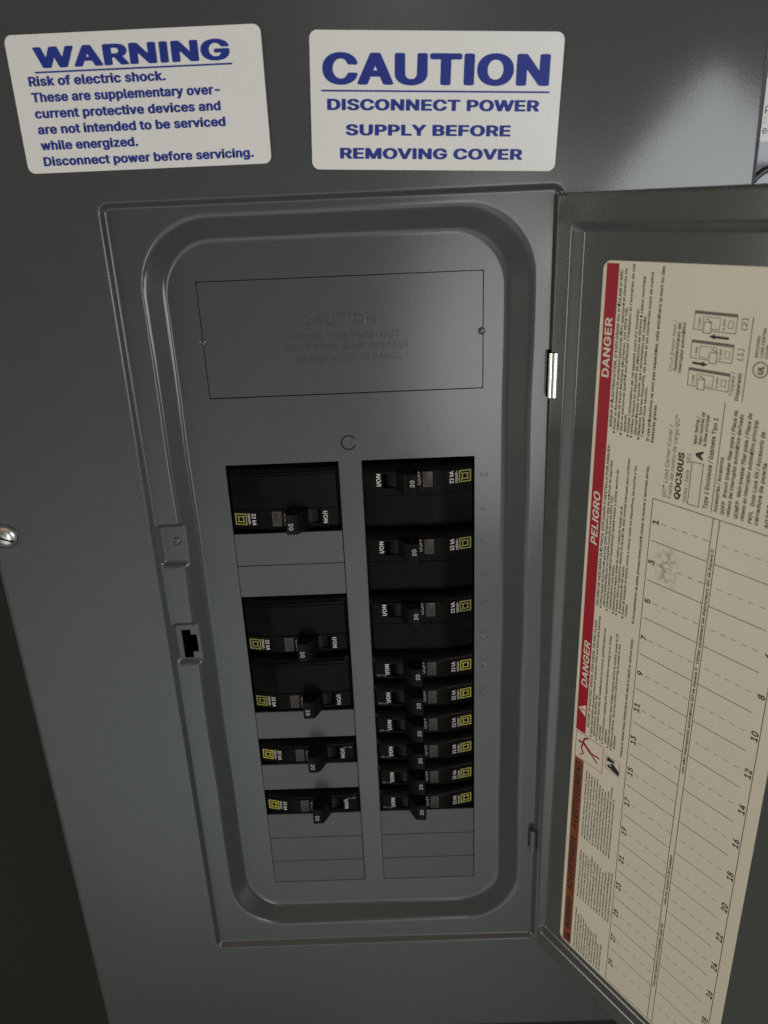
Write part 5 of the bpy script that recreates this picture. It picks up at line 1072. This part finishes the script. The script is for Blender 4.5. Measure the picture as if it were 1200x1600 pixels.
# hand pictogram
frame(L, 150.6, 159.2, -32.8, -23.6, 0.22, INK, put_lab, D1)
poly(L, [(150.9, -32.5), (153.6, -32.5), (156.2, -28.6), (155.6, -26.6), (154.0, -27.4), (152.6, -26.0), (151.6, -28.4)], INK, put_lab, D2)
poly(L, [(156.0, -24.3), (158.6, -24.6), (158.4, -28.6), (157.0, -29.6), (156.2, -26.6)], INK, put_lab, D2)
disc(L, (153.2, -25.9), 1.1, INK, put_lab, D2, 10)
disc(L, (157.1, -25.2), 0.9, INK, put_lab, D2, 10)

# three warning paragraphs in very small print
W1 = "This product can expose you to chemicals including lead and lead compounds which are known to the State of California to cause cancer and birth defects or other reproductive harm. For more information go to www.P65Warnings.ca.gov".split()
for (s0, s1, n, t0, t1, frag) in ((1.8, 35.6, 11, 12.0, 32.0, (1, .88, .95, .9, .84, .8, .78, .76, .8, .62, .66)), (45.2, 84.6, 12, 12.2, 35.0, (.94, .93, .92, .88, .98, .94, .92, .9, .86, .9, .95, .98)),
                                  (92.0, 142.0, 11, 12.0, 31.6, (.97, .96, .94, .95, .96, .9, .88, .86, .9, .98, .84))):
    wi = 0
    for i in range(n):
        fr = frag[i]
        width = (s1 - s0) * fr
        words, tot = [], 0
        while tot < width / 1.02:
            words.append(W1[wi % len(W1)])
            tot += len(words[-1]) + 1
            wi += 1
        lt(' '.join(words), s0, s0 + width, t0 + (t1 - t0) * i / (n - 1), 1.1, FINE, 0.015)

# circuit table
TB0, TB1, RPITCH = 1.9, 310.6, 20.16
U1, U2A, U2B, U3 = 36.8, 67.0, 70.0, 101.5
LWD = 0.32
quad(L, TB0, TB1, -U1 - LWD / 2, -U1 + LWD / 2, INK, put_lab, D1)
quad(L, TB0, TB1, -U3 - LWD / 2, -U3 + LWD / 2, INK, put_lab, D1)
quad(L, TB0, TB1, -U2A - LWD / 2, -U2A + LWD / 2, INK, put_lab, D1)
quad(L, TB0, TB1, -U2B - LWD / 2, -U2B + LWD / 2, INK, put_lab, D1)
quad(L, TB1, TB1 + LWD, -U3 - 4, -U1 + LWD / 2, INK, put_lab, D1)
quad(L, TB0 - LWD, TB0, -U2B - LWD / 2, -U1 + LWD / 2, INK, put_lab, D1)
quad(L, TB0 - LWD, TB0, -U3 - LWD / 2, -U2B - LWD / 2, FAINT, put_lab, D1)
s_top = TB1
for i in range(15):
    s_line = 290.5 - i * RPITCH
    nl, nr = str(2 * i + 1), str(2 * i + 2)
    sn = s_line + RPITCH * 0.47
    if i < 14:
        quad(L, s_line - 0.15, s_line + 0.15, -U2A + 0.16, -U1 - 1.2, INK if i < 8 else FINE, put_lab, D1)
        quad(L, s_line - 0.15, s_line + 0.15, -U3 + 5.0, -U2B - 0.16, FINE if i < 8 else FAINT, put_lab, D1)
    wdt = 1.9 * len(nl)
    lt(nl, sn - wdt, sn + wdt, U1 + 4.2, 3.3, INK, 0.01, align='CENTRE')
    wdt = 1.9 * len(nr)
    lt(nr, sn - wdt, sn + wdt, U3 - 0.7, 3.2, INK, 0.01, align='CENTRE')
    for j in range(5):
        t0 = U1 + 5.6 + j * 5.3
        quad(L, sn - 0.13, sn + 0.13, -t0 - 2.7, -t0, FINE if i < 9 else FAINT, put_lab, D1)
        t0 = U2B + 2.6 + j * 4.9
        quad(L, sn - 0.13, sn + 0.13, -t0 - 2.4, -t0, FAINT, put_lab, D1)
for s_, a, b_ in (("Use only Square D circuit breakers type QO", 30.0, 78.0), ("Use only Square D QO breakers", 92.0, 126.0), ("Use sólo interruptores automáticos QO de Square D", 178.0, 238.0),
                  ("Utiliser seulement les disjoncteurs QO de Square D", 240.0, 297.0)):
    lt(s_, a, b_, 69.1, 1.35, INK, 0.03)

# heading block right of the table
lt("QO™ Load Center Cover /", 313.0, 346.0, 43.2, 2.0, FINE, 0.0)
lt("Frente del centro de carga QO™", 313.2, 350.8, 46.0, 2.0, FINE, 0.0)
lt("QOC30US", 313.8, 335.2, 50.2, 3.0, INK, 0.04)
lt("Series / Serie    S01", 313.6, 335.6, 53.3, 1.8, FINE, 0.0)
frame(L, 313.3, 332.6, -59.6, -54.0, 0.3, INK, put_lab, D1)
lt("A", 333.9, 338.0, 58.8, 3.5, INK, 0.04)
lt("Main Rating /", 340.2, 352.0, 55.2, 1.6, FINE, 0.01)
lt("Valor nominal de", 340.2, 354.2, 57.4, 1.6, FINE, 0.01)
lt("la línea principal", 340.2, 353.6, 59.6, 1.6, FINE, 0.01)
lt("Type 1 Enclosure / Gabinete Tipo 1", 313.6, 353.0, 63.4, 2.0, FINE, 0.01)
quad(L, 313.0, 360.0, -65.7, -65.4, INK, put_lab, D1)
lt("Accessories / Accesorios", 313.6, 337.6, 68.2, 1.8, FINE, 0.02)
ACC = [("QOFP   Branch breaker filler plate / Placa de", 71.4, 44.0), ("relleno del interruptor automático derivado", 74.0, 43.0), ("QOMFP   Main breaker filler plate / Placa de", 77.4, 44.0),
       ("relleno en interruptor automático principal", 80.2, 42.0), ("PKFL   Door Lock Kit / Accesorio de", 83.6, 38.0), ("cerradura de puerta", 86.2, 26.0), ("40283-577-02", 90.5, 24.0)]
for q, tt, ww in ACC:
    lt(q, 313.6, 313.6 + ww, tt, 1.75, FINE, 0.015)
lt("Circuit Breaker Reset /", 368.4, 389.4, 39.8, 1.6, FAINT, 0.0)
lt("Restablecimiento del", 369.0, 388.6, 42.0, 1.6, FINE, 0.01)
lt("interruptor automático", 368.4, 388.8, 44.2, 1.6, FINE, 0.01)
for a, dh in ((364.0, 1), (375.2, 0), (386.6, 1)):
    frame(L, a, a + 7.4, -66.2, -47.6, 0.25, FINE, put_lab, D1)
    quad(L, a + 6.2, a + 7.15, -65.9, -47.9, FAINT, put_lab, D1)
    lt("I ON", a + 1.0, a + 4.6, 50.6, 0.9, FINE, 0.02)
    frame(L, a + 0.8, a + 5.4, -59.2, -51.6, 0.2, FINE, put_lab, D1)
    hy = -54.0 if dh else -58.0
    slab(L, [(a - 1.2, hy - 1.6), (a + 3.4, hy - 1.6), (a + 4.4, hy), (a + 3.4, hy + 2.2), (a - 0.6, hy + 2.2)], D2, D1, PAPER, put_lab)
    frame(L, a - 1.0, a + 3.4, hy - 1.6, hy + 1.8, 0.25, FINE, put_lab, 0.15)
    line(L, (a + 3.4, hy - 1.6), (a + 4.6, hy + 1.0), 0.25, FINE, put_lab, 0.15)
    lt("O OFF", a + 0.8, a + 5.2, 61.4, 0.9, FINE, 0.02)
    frame(L, a + 1.8, a + 4.6, -64.8, -62.6, 0.2, FINE if dh else FAINT, put_lab, D1)
for s_, t0, t1 in ((373.4, 49.0, 56.0), (384.6, 63.6, 55.0)):
    dr = 1 if t1 > t0 else -1
    quad(L, s_ - 0.45, s_ + 0.45, -max(t0, t1 - dr * 2.6), -min(t0, t1 - dr * 2.6), INK, put_lab, 0.16)
    poly(L, [(s_ - 1.0, -(t1 - dr * 2.6)), (s_ + 1.0, -(t1 - dr * 2.6)), (s_, -t1)], INK, put_lab, 0.16)
lt("(1)", 377.0, 381.4, 70.3, 2.3, FINE, 0.0)
lt("(2)", 388.4, 392.8, 70.3, 2.3, FINE, 0.0)
lt("Tripped /", 362.6, 372.2, 68.2, 1.6, FINE, 0.0)
lt("Disparado", 361.4, 372.2, 70.8, 1.6, FINE, 0.01)
quad(L, 361.4, 393.6, -72.6, -72.3, INK, put_lab, D1)
ring(L, (374.6, -78.0), 2.7, 3.1, INK, put_lab, D1)
lt("UL", 372.9, 376.3, 79.3, 2.4, INK, 0.05)
for q, a, tt in (("ENCLOSED", 379.0, 76.2), ("LOAD CENTER", 379.0, 78.2), ("COVER", 379.0, 80.2)):
    lt(q, a, a + 1.0 * len(q), tt, 1.2, FINE, 0.02)
lab = L.build('circuit_directory', door)
lab['label'] = 'cream circuit directory card with red danger band and numbered rows'

# ------------------------------------------------------------------ warning stickers on the cover
def sticker(name, label, w, h, corner, rot, lines, rules):
    t_ = MB()
    put = lambda a, b_, d=0.0: (a, -d, b_)
    slab(t_, rrect_pts(0, w, -h, 0, 3.2, 8), 0.18, 0.0, STICK, put)
    for s_, a0, a1, base, cap, bold in lines:
        text_fit(t_, s_, a0, a1, base, cap, BLUE, put, bold=bold, depth=0.22)
    for a0, a1, b0, b1 in rules:
        quad(t_, a0, a1, b0, b1, BLUE, put, 0.22)
    o = t_.build(name)
    o['label'] = label
    o['category'] = 'warning sticker'
    o.location = Vector((corner[0], -0.45, corner[1])) * S
    o.rotation_euler = (0, math.radians(-rot), 0)
    return o


sticker('warning_sticker', 'white sticker headed WARNING in blue, about risk of electric shock', 108.2, 53.3, (-154.2, 195.7), 0.0,
        [('WARNING', 11.2, 94.4, -12.7, 7.9, 0.058), ('Risk of electric shock.', 7.1, 66.0, -19.3, 3.75, 0.05), ('These are supplementary over-', 7.2, 88.6, -25.4, 3.75, 0.05),
         ('current protective devices and', 7.3, 88.2, -31.6, 3.75, 0.05), ('are not intended to be serviced', 7.3, 89.6, -37.8, 3.75, 0.05),
         ('while energized.', 7.4, 50.4, -44.1, 3.75, 0.05), ('Disconnect power before servicing.', 7.4, 100.6, -50.5, 3.75, 0.05)],
        [(10.6, 95.0, -14.5, -13.8)])
sticker('caution_sticker', 'white sticker headed CAUTION in blue, about disconnecting power supply before removing cover', 107.5, 53.5, (-25.7, 192.6), -2.72,
        [('CAUTION', 5.2, 102.2, -20.2, 12.0, 0.060), ('DISCONNECT POWER', 7.0, 98.8, -30.0, 4.4, 0.045), ('SUPPLY BEFORE', 14.9, 87.0, -39.8, 4.4, 0.045),
         ('REMOVING COVER', 12.3, 92.8, -49.1, 4.4, 0.045)],
        [(4.6, 102.7, -22.9, -22.2)])

# ------------------------------------------------------------------ breakers
BW = 58.9


def breaker_meshes(poles, rating, bright, ragged=False):
    """canonical breaker as it sits in the right column: x from the centre gap (0) to the emblem end (58.9), z down from 0"""
    H = poles * P
    xp = [(0.3, 1.0), (2.0, 2.6), (8.0, 3.2), (30.0, 4.0), (43.4, 4.0), (44.2, 3.7), (57.6, 0.4), (58.6, -1.4)]      # protrusion along x

    def px(x):
        for (a, ya), (b_, yb) in zip(xp, xp[1:]):
            if a <= x <= b_:
                return ya + (yb - ya) * (x - a) / (b_ - a)
        return xp[0][1] if x < xp[0][0] else xp[-1][1]
    if poles == 2:
        zp = [(-1.6, -14), (-1.61, -5.0), (-2.6, -2.6), (-4.0, -1.2), (-5.0, -0.7), (-5.1, 0.0), (-14.6, 0.0), (-14.75, -0.6), (-18.2, -0.7), (-18.35, -0.2),
              (-33.2, -0.2), (-33.35, -0.8), (-34.6, -1.0), (-34.7, -1.7), (-36.3, -2.6), (-37.3, -5.0), (-37.31, -14)]
    else:
        zp = [(-0.9, -14), (-0.91, -4.6), (-1.8, -2.2), (-3.0, -0.8), (-4.2, 0.0), (-14.2, 0.0), (-14.35, -0.5), (-15.8, -0.7), (-17.0, -2.0), (-18.0, -5.0), (-18.01, -14)]
    sx0, sx1, sz0, sz1 = 10.6, 22.8, -14.0, -6.0          # handle slot
    xl = sorted({0.3, 0.9, 2.0, 5, 8.0, sx0, sx0 + 0.12, sx1 - 0.12, sx1, 30.0, 36, 43.4, 44.2, 50, 55, 57.6, 58.2, 58.6})
    zl = []
    for z, d in zp:
        zl.append((z, d))

    def dz(z):
        for (a, ya), (b_, yb) in zip(zp, zp[1:]):
            if b_ <= z <= a:
                return ya + (yb - ya) * (a - z) / max(a - b_, 1e-6)
        return zp[-1][1]
    zvals = sorted({z for z, d in zp} | {sz0, sz0 + 0.12, sz1 - 0.12, sz1}, reverse=True)
    B = MB()
    vs_, fs_ = [], []
    nz = len(zvals)
    for x in xl:
        for z in zvals:
            pr = px(x) + dz(z)
            if sx0 + 0.1 < x < sx1 - 0.1 and sz0 + 0.1 < z < sz1 - 0.1:
                pr -= 5.0
            if dz(z) <= -13.9:
                pr = -14
            vs_.append((x, -pr, z))
    for i in range(len(xl) - 1):
        for j in range(nz - 1):
            a = i * nz + j
            fs_.append((a, a + 1, a + nz + 1, a + nz))
    n0 = len(vs_)
    for i in (0, len(xl) - 1):                              # side walls
        base = []
        for j in range(nz):
            x, y, z = vs_[i * nz + j]
            vs_.append((x, 14, z))
        for j in range(nz - 1):
            a = i * nz + j
            b_ = n0 + (0 if i == 0 else nz) + j
            fs_.append((a, b_, b_ + 1, a + 1) if i == 0 else (a, a + 1, b_ + 1, b_))
    B.add(vs_, fs_, BLACK)
    # printing follows the front face
    def put_up(zc, xc):          # text reads upwards (turned a quarter left)
        return lambda a, b_, d=0.0: (xc - b_, -(px(xc - b_) + dz(-9.0) + 0.07 + d), zc + a)
    sc_ = 1.0
    zc = -9.4
    text_fit(B, 'I/ON', -3.4, 3.4, 0, 2.2, PRINT, put_up(zc, 9.6), bold=0.02, align='FIT')
    text_fit(B, 'O/OFF', -3.7, 3.7, 0, 2.0, PRINT, put_up(zc + 0.6, 30.3), bold=0.0, align='FIT')
    text_fit(B, '22 kA', -3.3, 3.3, 0, 2.2, PRINT, put_up(zc, 47.6), bold=0.03, align='FIT')
    text_fit(B, '120/240V~', -3.4, 3.2, 0, 1.25, PRINT, put_up(zc, 49.8), bold=0.02, align='FIT')
    # moulded rating marks, barely legible
    if poles == 1:
        text_fit(B, 'LISTED   E-1220', -6, 5, 0, 0.9, DIMPRINT, lambda a, b_, d=0.0: (5.5 + a * 0.5, -(px(5.5 + a * 0.5) + 0.06), -14.0 + b_), bold=0.0, align='FIT')
    # emblem: square in a square
    em = MB()
    ec = (53.7, zc + 0.1)
    pe = lambda a, b_, d=0.0: (ec[0] + a, -(px(ec[0] + a) + dz(-9.0) + 0.07 + d), ec[1] + b_)
    mcol = YELLOW if bright else OLIVE
    r = 3.25
    frame(em, -r, r, -r, r, 0.62, mcol, pe)
    quad(em, -2.0, 2.0, 1.15, 1.75, mcol, pe)
    quad(em, -2.0, 2.0, -1.75, -1.15, mcol, pe)
    quad(em, -1.7, -1.05, -1.15, 1.15, mcol, pe)
    quad(em, 1.05, 1.7, -1.15, 1.15, mcol, pe)
    quad(em, -2.2, -1.7, -2.15, -1.45, mcol, pe)
    quad(em, -2.2, -1.7, 1.45, 2.15, mcol, pe)
    # trip indicator window
    wn = MB()
    y0 = -(4.0 + 0.25)
    wn.box(31.6, 36.6, y0, y0 + 1.2, zc - 4.4, zc + 4.0, WINRIM, 0.3)
    wn.box(32.1, 36.1, y0 - 0.08, y0 + 0.6, zc - 3.8, zc + 3.4, WINDOW, 0.12)
    # handle: drum in the slot and a wedge leaning on the ON side
    hd = MB()
    bm = bmesh.new()
    bmesh.ops.create_cone(bm, cap_ends=True, segments=40, radius1=9.2, radius2=9.2, depth=7.4)
    hd.bm(bm, BLACKG, Matrix.Translation((17.6, 6.4, (sz0 + sz1) / 2)))
    zt, zb = -3.9, -15.0
    prof = [(17.8, 0.0), (17.6, -4.0), (21.8, -12.6), (22.7, -13.3), (27.9, -13.7), (28.4, -13.2), (28.8, -8.0), (28.4, -3.2), (26.0, 0.0)]
    bm = bmesh.new()
    rings = []
    for z, k in ((zt, 0.0), (zb, 0.0)):
        rings.append([bm.verts.new((x, y, z + (0.5 if y < -10 else 0) * 0)) for x, y in prof])
    n = len(prof)
    bm.faces.new(rings[0])
    bm.faces.new(rings[1][::-1])
    for i in range(n):
        bm.faces.new((rings[0][i], rings[1][i], rings[1][(i + 1) % n], rings[0][(i + 1) % n]))
    bmesh.ops.recalc_face_normals(bm, faces=bm.faces[:])
    bmesh.ops.bevel(bm, geom=[e for e in bm.edges if e.calc_face_angle(0) > 0.6], offset=0.35, segments=2, affect='EDGES')
    hd.bm(bm, HANDLE)
    # lock hole through the top of the wedge
    bm = bmesh.new()
    bmesh.ops.create_cone(bm, cap_ends=True, segments=20, radius1=1.35, radius2=1.35, depth=12.5)
    hd.bm(bm, DARK, Matrix.Translation((24.8, -8.6, (zt + zb) / 2)))
    text_fit(hd, rating, -1.9, 1.9, 0, 2.3, HANDPRINT, lambda a, b_, d=0.0: (26.9 - b_, -13.68 - 0.16 - (0.07 * (26.9 - b_ - 25.6)) - d, -8.6 + a), bold=0.01)
    return B, em, wn, hd


def make_breaker(poles, rating, bright, label, group):
    B, em, wn, hd = breaker_meshes(poles, rating, bright)
    t_ = thing('circuit_breaker', label, 'circuit breaker', (0, 0, 0), group)
    B.build('case', t_, smooth_angle=35)
    em.build('emblem', t_)
    wn.build('trip_window', t_, smooth_angle=35)
    hd.build('handle', t_, smooth_angle=35)
    return t_


def copy_breaker(src, label):
    r = src.copy()
    C.objects.link(r)
    r['label'] = label
    for ch in list(src.children):
        c_ = ch.copy()
        C.objects.link(c_)
        c_.parent = r
    return r


def place(o, col, kk, poles, jx=0.0):
    if col == 1:
        o.location = Vector((COLS[1][0] + jx, FY, -kk * P)) * S
        o.rotation_euler = (0, 0, 0)
    else:
        o.location = Vector((COLS[0][1] + jx, FY, -(kk + poles) * P)) * S
        o.rotation_euler = (0, math.pi, 0)
    return o


G2R, G1R = 'double-width breakers in the right column', 'narrow breakers stacked in the right column'
G2L, G1L = 'double-width breakers in the left column', 'narrow breakers in the left column'
a = place(make_breaker(2, '20', False, 'double-width black breaker marked 20 at the top of the right column', G2R), 1, 0, 2)
place(copy_breaker(a, 'double-width black breaker marked 20, right column, directly above the one marked 30'), 1, 2, 2)
place(make_breaker(2, '30', False, 'double-width black breaker marked 30, the only 30 in the panel', G2R), 1, 4, 2)
o2 = place(copy_breaker(a, 'double-width black breaker marked 20 alone at the top of the left column'), 0, 0, 2)
o2['group'] = G2L
o3 = place(copy_breaker(a, 'double-width black breaker below the two blank plates, upper of the touching pair in left column'), 0, 4, 2)
o3['group'] = G2L
o4 = place(copy_breaker(a, 'double-width black breaker with handle over a blank plate, lower half of left column touching pair'), 0, 6, 2)
o4['group'] = G2L
s0 = place(make_breaker(1, '20', True, 'narrow black breaker with yellow emblem directly beneath the breaker marked 30', G1R), 1, 6, 1)
ORD = ('second', 'third', 'fourth', 'fifth')
for i in range(1, 6):
    lb = ('narrow black breaker with yellow emblem, %s down of six stacked in right column' % ORD[i - 1]) if i < 5 else \
        'lowest narrow black breaker in the right column, its handle hanging over a blank plate'
    place(copy_breaker(s0, lb), 1, 6 + i, 1)
l1 = place(copy_breaker(s0, 'narrow black breaker in left column with a blank plate above and below, upper of two'), 0, 9, 1)
l1['group'] = G1L
l2 = place(copy_breaker(s0, 'lowest breaker of the left column, narrow and black, above three blank plates'), 0, 11, 1)
l2['group'] = G1L

# ------------------------------------------------------------------ the neighbouring equipment glimpsed past the right edge
nb = thing('neighbouring_cabinet', 'pale grey cabinet glimpsed past the right edge of the breaker panel', 'cabinet', (300, 96, 0))
NB = Vector((300, 96, 0))
q = MB()
q.box(192, 420, 60, 95.5, -250, 330, NGREY, 2.0)
o = q.build('cabinet_body', nb, smooth_angle=40)
o.location = -NB * S
q = MB()
put_n = lambda a, b_, d=0.0: (a, 59.6 - d, b_)
slab(q, rrect_pts(195.5, 262, 146.5, 176.0, 1.0, 3), 0.1, 0.0, STICK, put_n)
for s_, a0, base in (('pe', 196.6, 160.4), (': C', 196.6, 155.2), ('elu', 196.4, 150.2)):
    text_fit(q, s_, a0, a0 + 10, base, 3.4, INK, put_n, bold=0.0, align='LEFT', depth=0.15)
ns = q.build('paper_notice')
ns['label'] = 'white printed notice cut off by the right edge of the photo, on the pale cabinet'
ns['category'] = 'notice'


def tube(mb, pts, r, m, n=12):
    prev = None
    rings = []
    for i, p in enumerate(pts):
        p = Vector(p)
        d = (Vector(pts[min(i + 1, len(pts) - 1)]) - Vector(pts[max(i - 1, 0)])).normalized()
        a_ = d.cross(Vector((0, 1, 0))).normalized()
        b_ = d.cross(a_).normalized()
        rings.append([p + r * (math.cos(2 * math.pi * k_ / n) * a_ + math.sin(2 * math.pi * k_ / n) * b_) for k_ in range(n)])
    vs_ = [v for r_ in rings for v in r_]
    fs_ = [(i * n + k_, i * n + (k_ + 1) % n, (i + 1) * n + (k_ + 1) % n, (i + 1) * n + k_) for i in range(len(rings) - 1) for k_ in range(n)]
    fs_ += [tuple(range(n))[::-1], tuple((len(rings) - 1) * n + k_ for k_ in range(n))]
    mb.add(vs_, fs_, m)


q = MB()
tube(q, [(186 + 16 * (1 - math.cos(t_)), 52, 134 - 22 + 22 * math.sin(t_)) for t_ in [math.pi / 2 + (-i) * 0.2 + 0.6 for i in range(14)]], 1.8, CABLE)
cb = q.build('cable', smooth_angle=60)
cb['label'] = 'black cable loop in front of the pale cabinet beside the open door'
cb['category'] = 'cable'
